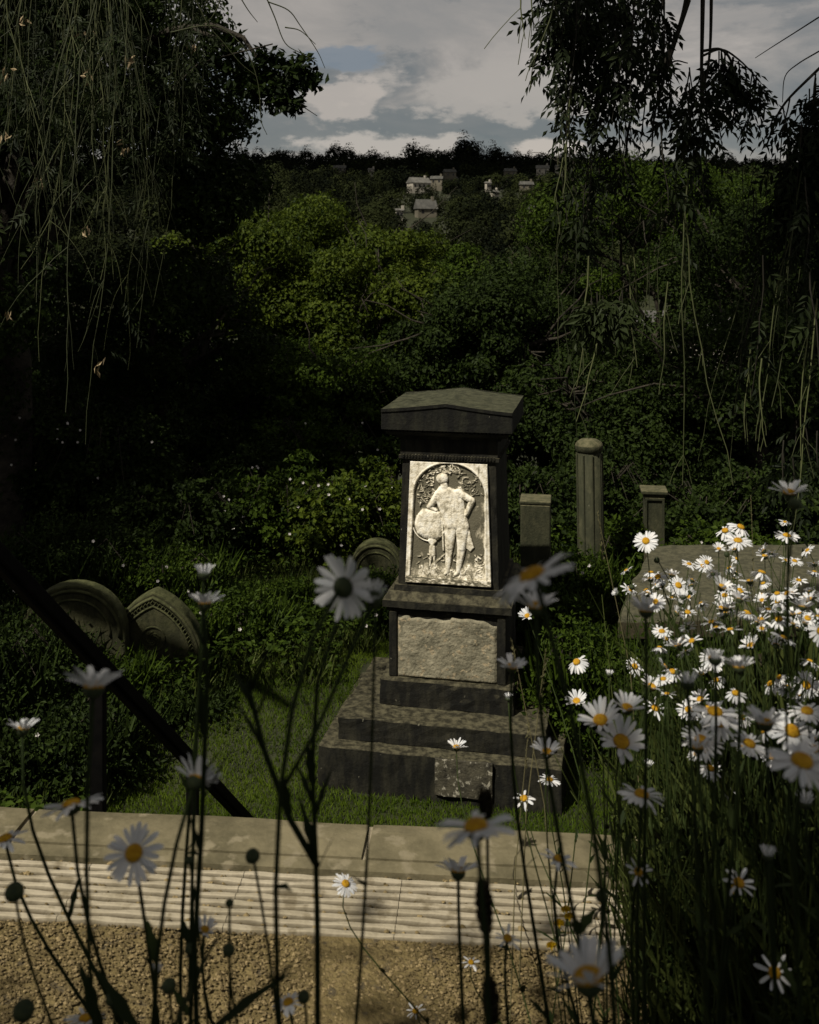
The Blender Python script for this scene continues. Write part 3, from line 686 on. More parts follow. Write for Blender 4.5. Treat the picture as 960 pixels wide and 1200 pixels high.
def build_pillars():
    p = P(628, 583, 8.0)
    o = thing('stone_post', 'short square stone pillar right beside the monument', 'pillar', (p[0], 8, LAWN), R(-9))
    MB().box(-.115, .115, -.115, .115, -.3, p[2]-LAWN-.03).build('shaft', M['pillar'], o, bevel=.01)
    MB().box(-.12, .12, -.12, .12, p[2]-LAWN-.028, p[2]-LAWN).build('cap', M['pillar'], o, bevel=.008)
    p = P(694, 514, 9.0); h = p[2]-LAWN
    o = thing('stone_column', 'tall mossy column with a domed top, behind the daisies', 'column', (p[0], 9, LAWN), R(-5)); o.rotation_euler[1] = R(-1)
    MB().lathe([(.125, -.3), (.118, .2), (.108, h-.11)], k=18).build('shaft', M['pillar'], o, smooth=True)
    MB().lathe([(.108, h-.108), (.122, h-.10), (.122, h-.055), (.11, h-.03), (.075, h-.008), (.02, h)], k=18).build('domed_cap', M['pillar'], o, smooth=True)
    mb = MB()
    for k in range(9): a = k/9*6.28; mb.tube([(math.cos(a)*.113, math.sin(a)*.113, z) for z in (0, h-.13)], .008, 4)
    mb.build('reeding', M['pillar'], o)
    p = P(766, 572, 9.5); h = p[2]-LAWN
    o = thing('stone_pedestal', 'small panelled stone pedestal with a moulded flat cap', 'pedestal', (p[0], 9.5, LAWN), R(-8))
    MB().box(-.10, .10, -.10, .10, -.3, h-.06, .012, .012).build('shaft', M['pillar'], o, bevel=.006)
    mb = MB(); mb.box(-.095, .095, -.095, .095, h-.058, h-.036); mb.box(-.12, .12, -.12, .12, h-.035, h); mb.build('cap', M['pillar'], o, bevel=.008)
    mb = MB()
    mb.box(-.088, -.068, -.108, -.09, .1, h-.09); mb.box(.068, .088, -.108, -.09, .1, h-.09); mb.box(-.088, .088, -.1085, -.09, h-.088, h-.07); mb.build('panel_frame', M['pillar'], o)
    # ledger tomb
    o = thing('ledger_tomb', 'low flat stone tomb slab stretching behind the daisies', 'tomb', (2.6, 7.9, LAWN), R(2))
    def rs(mb, x0, x1, y0, y1, z0, z1, seed, skew=0):
        rg = np.random.RandomState(seed); n, m_ = 22, 14; v = []; f = []
        for j in range(m_+1):
            for i in range(n+1):
                a, b = i/n, j/m_; x = x0+(x1-x0)*a+skew*(b)*(1-a); yy = y0+(y1-y0)*b
                if i in (0,): x += rg.uniform(-.02, .03)
                if j == 0: yy += rg.uniform(-.015, .02)
                v.append((x, yy, z1+rg.uniform(-.006, .006)))
        k = len(v); v += [(a, b, z0) for a, b, c in v]
        w = n+1
        for j in range(m_):
            for i in range(n): f.append((j*w+i, j*w+i+1, (j+1)*w+i+1, (j+1)*w+i))
        for i in range(n): f.append((i, k+i, k+i+1, i+1))
        for j in range(m_): f.append((j*w, (j+1)*w, k+(j+1)*w, k+j*w)); f.append((j*w+n, k+j*w+n, k+(j+1)*w+n, (j+1)*w+n))
        mb.add(v, f); return mb
    rs(MB(), -1.24, 1.7, -1.0, .70, .68, .80, 1, .66).build('ledger_slab', M['ledger'], o, bevel=.01)
    rs(MB(), -1.17, 1.66, -.93, .66, -.3, .675, 2, .62).build('tomb_base', M['ledger'], o, bevel=.01)
build_pillars()

# ------------------------------------------------------------------ foliage
def blob_leaves(mb, rg, c, r, nclump, per, cr, ll, lw, shell=.55, droop=.3, tint_c=.5):
    """leaf clumps through an ellipsoid volume"""
    c = np.asarray(c, float); r = np.asarray(r, float)
    d = rg.normal(size=(nclump, 3)); d /= np.linalg.norm(d, axis=1, keepdims=True)
    rad = shell+(1.03-shell)*rg.rand(nclump)**.7
    lump = 1+.16*np.sin(d[:, 0]*5+d[:, 2]*4+rg.rand()*6)+.10*np.sin(d[:, 1]*9+d[:, 2]*7+rg.rand()*6)
    cc = c+d*r*rad[:, None]*lump[:, None]
    ctint = np.clip(tint_c+rg.normal(size=nclump)*.17, 0, 1)
    crs = cr*rg.uniform(.45, 1.45, nclump)
    n = nclump*per
    off = rg.normal(size=(n, 3)); off /= np.linalg.norm(off, axis=1, keepdims=True); off *= (rg.rand(n)**.45)[:, None]
    off[:, 2] *= .62
    k = np.repeat(np.arange(nclump), per)
    pos = cc[k]+off*crs[k][:, None]
    nr = d[k]*.45+off*.7+rg.normal(size=(n, 3))*.5; nr[:, 2] += .55
    dd = rg.normal(size=(n, 3))+d[k]*.8; dd[:, 2] -= droop
    sz = rg.uniform(.65, 1.3, n)
    mb.leaves(pos, dd, nr, ll*sz, lw*sz, np.clip(ctint[k]+rg.normal(size=n)*.2, 0, 1))
def limb_path(rg, a, b, n=7, wob=.12):
    a = np.asarray(a, float); b = np.asarray(b, float); L_ = np.linalg.norm(b-a); pts = []
    for i in range(n):
        t = i/(n-1); p = a+(b-a)*t; p = p+rg.normal(size=3)*wob*L_*.12*math.sin(math.pi*t); p[2] += math.sin(math.pi*t)*L_*.08
        pts.append(p)
    return pts
def tree(label, cx, cy, cz, rx, ry, rz_, mtl, seed, nclump=260, per=70, cr=.36, ll=.11, lw=.06, fine=True, group='broadleaf trees behind the graves', name='broadleaf_tree', shell=.5, lobes=5, tr=.16):
    rg = np.random.RandomState(seed); gz = float(ground_z(cx, cy))
    if fine: ll, lw, per = ll*.74, lw*.78, int(per*1.55)
    o = thing(name, label, 'tree', (cx, cy, gz), 0, group)
    mb = MB(); base = np.array([0, 0, 0.]); top = np.array([0, 0, cz-gz])
    pts = limb_path(rg, base-[0, 0, .3], top, 8, .3); mb.tube(pts, [tr*(1.25-.9*i/7) for i in range(8)], 8); mb.build('trunk', M['bark'], o, smooth=True)
    mb = MB(); ctr = []
    for k in range(9):
        d = rg.normal(size=3); d[2] = abs(d[2])*.6; d /= np.linalg.norm(d); e = top+d*np.array([rx, ry, rz_])*.8
        s0 = pts[3+k % 4]; q = limb_path(rg, s0, e, 6, .5); mb.tube(q, [tr*(.42-.07*i) for i in range(6)], 5); ctr.append(e)
        for m_ in range(3):
            e2 = e+rg.normal(size=3)*np.array([rx, ry, rz_])*.3; mb.tube(limb_path(rg, q[3], e2, 5, .5), [tr*.13, tr*.11, tr*.09, tr*.06, tr*.03], 4)
    mb.build('limbs', M['bark'], o, smooth=True)
    mb = MB()
    if not fine: blob_leaves(mb, rg, top, (rx*.9, ry*.9, rz_*.9), nclump, per, cr, ll, lw, shell)
    else:
        total = nclump*per; R0 = (rx+ry+rz_)/3; nl = int(34+lobes*2)
        for k in range(nl):                 # rounded boughs with hollows between them
            d = rg.normal(size=3); d[2] = d[2]*.8+.15; d /= np.linalg.norm(d)
            c = top+d*np.array([rx, ry, rz_])*rg.uniform(.58, .90); lr = R0*rg.uniform(.14, .29)
            n = int(total/nl*1.0); u = rg.normal(size=(n, 3)); u /= np.linalg.norm(u, axis=1, keepdims=True)
            lum = 1+.20*np.sin(u[:, 0]*6+k)*np.cos(u[:, 2]*5+k*2)+.12*np.sin(u[:, 1]*11+k)
            pos = c+u*np.array([1.15, 1.1, .78])*lr*(lum*(.62+.42*rg.rand(n)**.5))[:, None]
            nr = u*.8+rg.normal(size=(n, 3))*.45; nr[:, 2] += .35
            sz = rg.uniform(.6, 1.35, n); dd = np.cross(nr, rg.normal(size=(n, 3))); dd[:, 2] -= .2
            mb.leaves(pos, dd, nr, ll*sz, lw*sz, np.clip(rg.uniform(.35, .65)+rg.normal(size=n)*.22, 0, 1))
        blob_leaves(mb, rg, top, (rx*.6, ry*.6, rz_*.6), 40, 60, cr, ll*1.3, lw*1.3, .3, tint_c=.2)  # inner leaves tinted darker: shade of the hollows put into their colour
    mb.build('crown', mtl, o)
    return o
def tree_at(label, px, pyc, pyt, y, rx, mtl, seed, **kw):
    c = P(px, pyc, y); t = P(px, pyt, y); rz_ = (t[2]-c[2]); return tree(label, c[0], y, c[2], rx, rx*.8, rz_, mtl, seed, **kw)
G1 = 'broadleaf trees behind the graves'
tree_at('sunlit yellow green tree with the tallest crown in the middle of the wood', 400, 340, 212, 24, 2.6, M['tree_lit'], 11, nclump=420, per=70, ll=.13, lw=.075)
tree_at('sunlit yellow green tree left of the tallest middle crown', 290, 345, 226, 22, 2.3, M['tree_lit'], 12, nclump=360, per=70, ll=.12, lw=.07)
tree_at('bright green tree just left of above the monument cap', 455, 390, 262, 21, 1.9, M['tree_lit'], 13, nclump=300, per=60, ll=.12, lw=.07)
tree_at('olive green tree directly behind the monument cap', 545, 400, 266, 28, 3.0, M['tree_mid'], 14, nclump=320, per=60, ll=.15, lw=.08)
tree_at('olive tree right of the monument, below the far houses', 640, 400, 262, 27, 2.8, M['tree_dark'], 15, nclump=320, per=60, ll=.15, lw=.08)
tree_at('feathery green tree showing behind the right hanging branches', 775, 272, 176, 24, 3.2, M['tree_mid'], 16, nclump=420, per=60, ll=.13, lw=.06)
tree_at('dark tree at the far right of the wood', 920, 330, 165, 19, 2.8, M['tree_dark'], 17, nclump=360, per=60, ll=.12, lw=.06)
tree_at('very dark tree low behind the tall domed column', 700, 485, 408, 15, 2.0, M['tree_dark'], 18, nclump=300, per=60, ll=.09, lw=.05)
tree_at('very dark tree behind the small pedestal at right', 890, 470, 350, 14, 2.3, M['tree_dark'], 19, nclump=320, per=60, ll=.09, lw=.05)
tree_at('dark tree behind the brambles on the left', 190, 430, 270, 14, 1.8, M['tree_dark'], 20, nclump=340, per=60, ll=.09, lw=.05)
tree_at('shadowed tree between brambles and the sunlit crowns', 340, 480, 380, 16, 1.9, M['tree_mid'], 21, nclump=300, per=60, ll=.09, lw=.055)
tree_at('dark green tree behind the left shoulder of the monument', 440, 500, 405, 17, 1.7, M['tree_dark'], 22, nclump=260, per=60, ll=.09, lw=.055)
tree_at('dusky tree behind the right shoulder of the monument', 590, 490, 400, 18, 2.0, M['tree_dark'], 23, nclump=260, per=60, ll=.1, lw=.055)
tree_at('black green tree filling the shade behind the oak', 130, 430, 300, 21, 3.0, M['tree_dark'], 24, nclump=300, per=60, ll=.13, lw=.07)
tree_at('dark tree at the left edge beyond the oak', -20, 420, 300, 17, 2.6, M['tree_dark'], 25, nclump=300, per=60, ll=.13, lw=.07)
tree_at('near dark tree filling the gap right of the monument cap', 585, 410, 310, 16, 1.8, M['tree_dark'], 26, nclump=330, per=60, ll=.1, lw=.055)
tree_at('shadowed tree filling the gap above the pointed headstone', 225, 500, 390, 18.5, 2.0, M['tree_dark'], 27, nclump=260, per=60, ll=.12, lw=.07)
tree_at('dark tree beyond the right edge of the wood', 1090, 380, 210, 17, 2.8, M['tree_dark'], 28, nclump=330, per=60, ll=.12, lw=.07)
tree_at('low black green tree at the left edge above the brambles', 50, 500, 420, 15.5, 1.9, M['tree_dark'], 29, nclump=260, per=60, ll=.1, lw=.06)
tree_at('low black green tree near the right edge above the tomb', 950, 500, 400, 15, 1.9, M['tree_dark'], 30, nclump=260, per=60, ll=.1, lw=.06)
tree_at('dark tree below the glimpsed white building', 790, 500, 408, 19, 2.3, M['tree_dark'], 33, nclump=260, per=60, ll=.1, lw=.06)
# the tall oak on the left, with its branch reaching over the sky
def oak():
    o = tree('tall dark oak at left with a leafy branch against the sky', -4.25, 11.0, 2.6, 2.55, 2.0, 3.3, M['tree_dark'], 31, nclump=1200, per=60, cr=.33, ll=.095, lw=.055, name='oak_tree', group='large trees framing the view', lobes=7, tr=.22)
    rg = np.random.RandomState(5); inv = np.array([-4.25, 11.0, float(ground_z(-4.25, 11.0))]); Y_ = 9.5
    mb = MB()
    q = [P(150, 60, 10.3), P(200, 36, 9.9), P(250, 30, Y_), P(285, 44, Y_), P(303, 70, Y_), P(318, 88, Y_), P(345, 92, Y_)]
    mb.tube([p-inv for p in q], [.05, .04, .032, .024, .018, .012, .006], 6)
    mb.tube([p-inv for p in (P(215, 30, Y_), P(255, 45, Y_), P(280, 75, Y_), P(300, 92, Y_))], [.022, .018, .014, .008], 5)
    mb.tube([p-inv for p in (P(318, 88, Y_), P(340, 115, Y_), P(372, 136, Y_))], [.012, .008, .003], 5)
    mb.build('branch', M['bark'], o, smooth=True)
    mb = MB()
    for (px, py, r, n) in ((322, 100, .20, 26), (345, 80, .20, 20), (335, 120, .16, 18), (360, 92, .11, 10), (300, 88, .12, 12), (312, 72, .12, 10), (262, 62, .14, 12), (270, 52, .1, 8), (276, 78, .16, 14), (283, 100, .10, 6)):
        blob_leaves(mb, rg, P(px, py, Y_)-inv, (r, r*.8, r*.7), n, 13, .085, .085, .045, .1, tint_c=.25)
    mb.build('leaf_cluster', M['tree_dark'], o)
oak()
tree('very dark tree crown filling the top left corner behind the trailing twigs', -5.6, 12.6, 3.6, 2.6, 1.6, 2.6, M['tree_dark'], 32, nclump=700, per=60, ll=.11, lw=.06, group='large trees framing the view', name='oak_tree', lobes=9, tr=.2)
# -------- weeping ashes that frame the view
def spline(q, n=5):
    q = [np.asarray(a, float) for a in q]; q = [2*q[0]-q[1]]+q+[2*q[-1]-q[-2]]; out = []
    for i in range(1, len(q)-2):
        for k in range(n):
            t = k/n; a, b, c, d = q[i-1:i+3]; out.append(.5*((2*b)+(-a+c)*t+(2*a-5*b+4*c-d)*t*t+(-a+3*b-3*c+d)*t**3))
    return out+[q[-2]]
def strand(rg, p, length, sway=.12, n=11, dirx=0.0, diry=0.0, kink=.075):
    pts = [np.array(p, float)]; a = rg.uniform(-1, 1)*sway+dirx; b = rg.uniform(-1, 1)*sway+diry; st = length/(n-1)
    for i in range(n-1):
        a += rg.normal()*kink; b += rg.normal()*kink*.8; a *= .88; b *= .88
        pts.append(pts[-1]+np.array([a, b, -math.sqrt(max(.05, 1-a*a-b*b))])*st)
    return pts
def pinnate(mb, rg, p, d, ln, tint, nlf=4, lw=.016, ll=.05):
    """ash leaf: midrib with paired leaflets"""
    d = np.asarray(d, float); d /= np.linalg.norm(d); s_ = np.cross(d, [0, 0, 1.]); s_ /= np.linalg.norm(s_)+1e-9
    roll = rg.uniform(-1.2, 1.2); up = np.cross(s_, d); s2 = s_*math.cos(roll)+up*math.sin(roll); nn = np.cross(s2, d)
    pos = []; dr = []
    for i in range(nlf):
        q = p+d*ln*(.3+.65*i/nlf)-np.array([0, 0, .25*ln*(i/nlf)**2])
        for sg in (-1, 1): pos.append(q); dr.append(s2*sg*.8+d*.55+np.array([0, 0, -.35]))
    pos.append(p+d*ln*.95-np.array([0, 0, .22*ln])); dr.append(d+np.array([0, 0, -.4]))
    n = len(pos); nr = np.tile(nn, (n, 1))+rg.normal(size=(n, 3))*.25
    mb.leaves(np.array(pos), np.array(dr), nr, ll*rg.uniform(.8, 1.2, n), lw*rg.uniform(.8, 1.2, n), tint)
def weep_left():
    rg = np.random.RandomState(77); loc = (-6.2, 5.4, LAWN)
    o = thing('weeping_ash', 'weeping ash on the left trailing long bare green twigs', 'tree', loc, 0, 'large trees framing the view'); inv = np.array(loc)
    mb = MB(); mb.tube([(0, 0, -.3), (.05, 0, 1.5), (-.05, .1, 3.2), (-.3, .2, 5), (-.6, .3, 7)], [.34, .28, .25, .2, .12], 10); mb.build('trunk', M['bark'], o, smooth=True)
    mb = MB()
    limbs = [[(-.1, .1, 4.2), (1.4, -.1, 5.4), (2.6, .1, 5.5), (3.6, .3, 5.3), (4.3, .4, 5.0)], [(-.3, .2, 5), (.9, .6, 6.3), (2.0, .9, 6.5), (3.0, 1.2, 6.2)], [(-.3, .2, 4.6), (1, -1, 5.8), (1.9, -1.4, 6.0), (2.4, -1.6, 5.7)], [(-.5, .3, 6), (-1.2, 1.8, 7), (-1.4, 3.4, 7.2)], [(-.5, .3, 5.6), (-1.6, -1.2, 7), (-2, -2.6, 7.2)]]
    for l in limbs: n = len(l); mb.tube(l, [.13-.1*i/(n-1) for i in range(n)], 7)
    mb.build('limbs', M['bark'], o, smooth=True)
    # crown above and left of the view
    mb = MB(); blob_leaves(mb, rg, np.array([-8.1, 6.8, 6.4])-inv, (2.5, 4.8, 1.9), 900, 60, .42, .10, .04, .3)
    mb.build('crown', M['ash'], o)
    # twigs
    tw = MB(); lf = MB(); dead = MB()
    seeds = []
    for k in range(24):
        px = rg.choice([rg.uniform(20, 60), rg.uniform(60, 130), rg.uniform(100, 150), rg.uniform(0, 230)])
        seeds.append((px, rg.uniform(-190, -20), rg.uniform(5.2, 6.2), rg.uniform(1.0, 2.2)))
    main = [(122, -30, 5.4, 2.3), (118, -60, 5.4, 1.9), (150, -40, 5.5, 2.1), (40, -40, 5.5, 1.8), (95, -40, 5.6, 2.2), (128, -20, 5.3, 2.4), (165, 10, 5.5, 1.7)]
    for (px, py, y, ln) in main+seeds:
        p = P(px, py, y); q = strand(rg, p, ln, .16, 15, kink=.1)
        r0 = rg.uniform(.0022, .0042); tn = rg.uniform(.1, .9)
        tw.tube([a-inv for a in q], [r0*(1-.65*i/len(q)) for i in range(len(q))], 4, tn, cap=False)
        for m_ in range(rg.randint(4, 9)):
            i = rg.randint(2, len(q)-2); sp = strand(rg, q[i], rg.uniform(.12, .55), .2, 7, rg.uniform(-.75, .75), rg.uniform(-.4, .4))
            tw.tube([a-inv for a in sp], [r0*.6*(1-.6*j/len(sp)) for j in range(len(sp))], 3, tn, cap=False)
            if rg.rand() < .22: pinnate(lf, rg, sp[-1]-inv, np.array([rg.normal(), rg.normal(), -.6]), .14, rg.rand())
            if rg.rand() < .05:
                for w_ in range(5):
                    a = sp[-2]-inv+rg.normal(size=3)*.02; dead.leaves(a[None], rg.normal(size=(1, 3))+[[0, 0, -1.5]], rg.normal(size=(1, 3)), .05, .018, rg.rand())
        if rg.rand() < .15:
            for i in range(2, len(q)): 
                if rg.rand() < .4: pinnate(lf, rg, q[i]-inv, np.array([rg.normal(), rg.normal(), -.5]), .15, rg.rand())
    # leafy sprays filling the top left
    for k in range(110):
        p = P(rg.uniform(-10, 245), rg.uniform(-60, 60) if rg.rand() < .6 else rg.uniform(40, 150), rg.uniform(5.9, 7.2)); q = strand(rg, p, rg.uniform(.25, .6), .35, 6)
        tw.tube([a-inv for a in q], [.003*(1-.1*i) for i in range(6)], 3, .2, cap=False)
        for i in range(1, 6): pinnate(lf, rg, q[i]-inv, np.array([rg.normal(), rg.normal(), -.45]), .16, rg.rand()*.8)
    # thin twigs that reach over the sky
    for path in ([(200, 38), (240, 30), (265, 36), (290, 62), (303, 100), (306, 140), (313, 158)], [(225, -10), (245, 30), (262, 50), (282, 74), (302, 90)], [(310, -8), (322, 20), (334, 50), (352, 62), (372, 72)], [(280, -6), (291, 12), (302, 26)], [(314, 2), (338, 12), (352, 30), (372, 60), (381, 80)], [(334, 32), (352, 36), (370, 52)], [(262, -10), (250, 18), (236, 30)]):
        q = spline([P(a, b, 4.9+.02*i) for i, (a, b) in enumerate(path)]); tw.tube([a-inv for a in q], [.0034*(1-.6*i/len(q)) for i in range(len(q))], 4, .35, cap=False)
    tw.build('hanging_twigs', M['twig'], o, smooth=True); lf.build('hanging_leaves', M['ash'], o); dead.build('dead_leaves', mat('dead_leaf', (.2, .15, .08), (.32, .25, .15), scale=20), o)
weep_left()
def weep_right():
    rg = np.random.RandomState(99); loc = (4.9, 6.0, LAWN)
    o = thing('weeping_ash', 'weeping ash on the right with leafy branches hanging over the view', 'tree', loc, 0, 'large trees framing the view'); inv = np.array(loc)
    mb = MB(); mb.tube([(0, 0, -.3), (.05, .1, 1.5), (-.1, .2, 3.2), (-.3, .5, 5), (-.6, 1, 7)], [.36, .3, .26, .2, .12], 10); mb.build('trunk', M['bark'], o, smooth=True)
    mb = MB()
    for l in ([(-.1, .2, 3.8), (-1.2, -.2, 5.0), (-2.2, -.6, 5.4), (-3.3, -.9, 5.2), (-4.0, -1.0, 4.7)], [(-.3, .5, 5), (-1.4, 1.8, 6.8), (-2.8, 3.2, 8.2)], [(-.4, .6, 5.6), (-.2, 2.2, 7.6), (0, 4, 8.6)], [(-.1, .2, 4.4), (-.9, -1.2, 5.4), (-1.8, -1.6, 5.3)]):
        n = len(l); mb.tube(l, [.13-.1*i/(n-1) for i in range(n)], 7)
    for k in range(12):
        a = np.array([rg.uniform(.7, 2.4), rg.uniform(4.9, 5.4), rg.uniform(3.05, 3.5)]); b = a+np.array([rg.uniform(-.5, .5), rg.uniform(-.5, .3), -rg.uniform(0, .12)])
        mb.tube(limb_path(rg, a-inv, b-inv, 5, .4), [.02, .017, .014, .01, .006], 5)
    mb.build('limbs', M['bark'], o, smooth=True)
    mb = MB()
    blob_leaves(mb, rg, np.array([2.6, 11.0, 8.0])-inv, (4.2, 3.6, 2.3), 1100, 60, .45, .12, .05, .3)
    blob_leaves(mb, rg, np.array([.9, 3.2, 5.1])-inv, (1.6, 1.0, .55), 230, 60, .3, .10, .05, .1)  # unseen leaf clump added overhead to shade the hanging branches
    mb.build('crown', M['ash'], o)
    tw = MB(); lf = MB(); db = MB()
    Y_ = 4.9
    # dark hanging branches seen in the photo
    for path, r in (([(808, -20), (800, 20), (785, 62), (770, 88), (752, 112), (738, 145), (733, 185)], .013), ([(824, -20), (823, 40), (822, 95), (822, 135)], .012), ([(834, -20), (832, 60), (824, 110)], .009), ([(755, -20), (758, 40), (757, 110), (750, 170)], .006), ([(770, 88), (790, 72), (806, 74)], .006), ([(822, 60), (845, 58), (858, 75), (862, 110), (858, 150)], .008), ([(700, -20), (704, 60), (700, 130), (696, 190)], .007), ([(733, 60), (735, 110), (740, 160)], .006), ([(1040, 20), (1000, 45), (950, 90), (915, 128), (898, 172)], .011), ([(822, 66), (845, 58), (866, 70), (888, 92)], .007), ([(960, 20), (935, 36), (905, 55), (885, 68)], .004), ([(960, 60), (935, 75), (920, 90), (917, 120)], .004), ([(808, 0), (785, 70), (768, 130), (764, 172)], .009)):
        q = spline([P(a, b, Y_+.03*i) for i, (a, b) in enumerate(path)]); db.tube([a-inv for a in q], [r*(1-.6*i/len(q)) for i in range(len(q))], 6, .2, cap=False)
    def leafy(px, py, y, ln, dens, nlf=3, ll=.056, lw=.020, tn=.3, sway=.16, bare=.0):
        q = strand(rg, P(px, py, y), ln, sway, 10); db.tube([a-inv for a in q], [.004*(1-.07*i) for i in range(10)], 4, .3, cap=False)
        for i in range(1, 10):
            if i/10 < bare: continue
            for k in range(dens):
                if rg.rand() < .8: pinnate(lf, rg, q[i]-inv, np.array([rg.normal(), rg.normal()*.8, -.75]), rg.uniform(.09, .16), np.clip(tn+rg.normal()*.2, 0, 1), nlf, lw, ll)
    for k in range(27): leafy(rg.normal(705, 27), rg.uniform(-70, 40), rg.uniform(4.6, 5.6), rg.uniform(.25, .8), 2)
    for k in range(10): leafy(rg.uniform(640, 668), rg.uniform(-60, -5), rg.uniform(4.6, 5.2), rg.uniform(.25, .5), 1)
    for k in range(12): leafy(rg.uniform(735, 790), rg.uniform(-60, -10), rg.uniform(4.5, 5.4), rg.uniform(.3, .6), 1)
    for k in range(12):
        x_ = rg.uniform(840, 888); leafy(x_, 60+max(0, x_-850)*.75, 5.0, rg.uniform(.12, .38), 1)
    for k in range(10): leafy(rg.choice([770, 786, 808, 822, 824]), rg.uniform(62, 130), rg.uniform(4.6, 5.1), rg.uniform(.15, .4), 1)
    for k in range(15): leafy(rg.choice([rg.uniform(655, 740), rg.uniform(655, 830)]), rg.uniform(130, 200), rg.uniform(4.6, 5.8), rg.uniform(.2, .45), 1)
    for k in range(40): x_ = rg.uniform(905, 1010); leafy(x_, 92+(950-x_)*.95+rg.rand()**2*110, rg.uniform(4.7, 5.2), rg.uniform(.25, .7), 2)
    for k in range(12): leafy(rg.uniform(880, 1000), rg.uniform(200, 330), rg.uniform(4.4, 5.4), rg.uniform(.3, .7), 1)
    for k in range(10): leafy(rg.uniform(915, 985), rg.uniform(480, 560), rg.uniform(4.6, 5.4), rg.uniform(.15, .3), 1)
    for k in range(5): leafy(rg.uniform(690, 745), rg.uniform(340, 352), 4.3, .1, 2, tn=1.0)
    # long bare trailing twigs
    for (px, py, ln, dx) in [(652, -10, .35, -.35), (625, -15, .22, -.2), (665, 20, .35, -.5), (668, 60, .4, -.25), (670, 100, .5, -.2), (668, 140, .4, -.35), (672, -10, .6, -.4), (610, -20, .25, -.1), (940, 200, 1.1, -.5), (940, 240, 1.2, -.45), (955, 330, .9, -.15), (958, 350, 1.1, -.1), (806, 210, 1.4, -.05), (802, 250, 1.3, -.06), (803, 230, .6, -.08), (690, 300, .6, .02), (735, 310, .5, 0), (742, 290, .4, .02), (700, 400, .4, -.4), (880, 400, .5, 0), (893, 420, .4, -.1), (783, 330, .35, -.1)]:
        q = strand(rg, P(px, py, rg.uniform(4.5, 5.2)), ln, .05, 10, dx*.6)
        tw.tube([a-inv for a in q], [.0042*(1-.06*i) for i in range(10)], 4, rg.uniform(.3, 1), cap=False)
        for m_ in range(3):
            i = rg.randint(2, 9); sp = strand(rg, q[i], rg.uniform(.06, .25), .1, 5, rg.uniform(-.7, .7)); tw.tube([a-inv for a in sp], [.002]*5, 3, .6, cap=False)
    for k in range(34):
        q = strand(rg, P(rg.uniform(640, 960), rg.uniform(180, 360), rg.uniform(4.6, 6)), rg.uniform(.3, 1.0), .12, 8); tw.tube([a-inv for a in q], [.0028*(1-.08*i) for i in range(8)], 3, rg.uniform(0, .5), cap=False)
    db.build('hanging_branches', M['darktwig'], o, smooth=True); tw.build('hanging_twigs', M['twig'], o, smooth=True); lf.build('hanging_leaves', M['ash'], o)
weep_right()
# the tree whose crown spreads over the viewpoint and shades the nearest flowers
st_ = tree('large tree standing behind the viewpoint, spreading over it', -2.55, -3.8, 5.2, 3.8, 2.8, 1.5, M['ash'], 44, nclump=1300, per=55, cr=.4, ll=.12, lw=.06, fine=False, name='shade_tree', group='large trees framing the view', shell=.2, tr=.25)

_m = MB(); blob_leaves(_m, np.random.RandomState(9), np.array([-1.3, -2.3, 5.2])-np.array(st_.location), (2.1, 1.55, .9), 420, 55, .36, .12, .06, .1)
_m.build('side_crown', M['ash'], st_)
# -------- shrubs and brambles
def blades(mb, rg, X_, Y_, Z_, hmin, hmax, w, lean=.35, tint=None):
    n = len(X_); h = rg.uniform(hmin, hmax, n); a = rg.rand(n)*6.28
    d = np.stack([np.cos(a)*lean*rg.rand(n), np.sin(a)*lean*rg.rand(n), np.ones(n)], 1)
    nr = np.stack([np.cos(a+1.57+rg.normal(size=n)*.8), np.sin(a+1.57), np.zeros(n)+.1], 1)
    mb.leaves(np.stack([X_, Y_, Z_], 1), d, nr, h, w*rg.uniform(.6, 1.3, n), rg.rand(n) if tint is None else tint, .05)
def bush(label, px, pyt, y, w, mtl, seed, n=130, ll=.055, lw=.038, blossom=0, name='bramble_bush', cat='bush', tint_c=.5):
    rg = np.random.RandomState(seed); t = P(px, pyt, y); gz = float(ground_z(t[0], y)); h = t[2]-gz
    o = thing(name, label, cat, (t[0], y, gz), 0, 'bushes between the graves and the wood')
    mb = MB()
    for k in range(9):
        a = rg.rand()*6.28; q = [(0, 0, -.05), (math.cos(a)*w*.25, math.sin(a)*w*.2, h*.6), (math.cos(a)*w*.55, math.sin(a)*w*.4, h*.85), (math.cos(a)*w*.9, math.sin(a)*w*.6, h*.5)]
        mb.tube(q, [.012, .009, .006, .003], 4)
    mb.build('stems', M['bark'], o)
    mb = MB()
    if y < 9: ll, lw, n = ll*.66, lw*.52, int(n*1.9)
    blob_leaves(mb, rg, (0, 0, h*.42), (w, w*.7, h*.56), n, 60, .15, ll, lw, .3, tint_c=tint_c)
    if y < 9:
        m_ = 900; a = rg.rand(m_)*6.28; rr = w*rg.rand(m_)**.5; blades(mb, rg, np.cos(a)*rr, np.sin(a)*rr*.7, np.zeros(m_)+h*.35, .1, h*.5+.12, .0045, 1.0)
    mb.build('foliage', mtl, o)
    if blossom:
        mb = MB()
        for k in range(blossom):
            a = rg.uniform(-2.6, -.5); e = rg.uniform(-.1, 1.0); c = np.array([math.cos(a)*math.cos(e)*w, math.sin(a)*math.cos(e)*w*.75, h*.42+math.sin(e)*h*.6])
            for j in range(5):
                b = j/5*6.28; mb.leaves(c[None], np.array([[math.cos(b), -.3, math.sin(b)]]), np.array([[0, -1., .3]]), .016, .015, rg.rand())
        mb.build('blossom', M['blossom'], o)
    return o
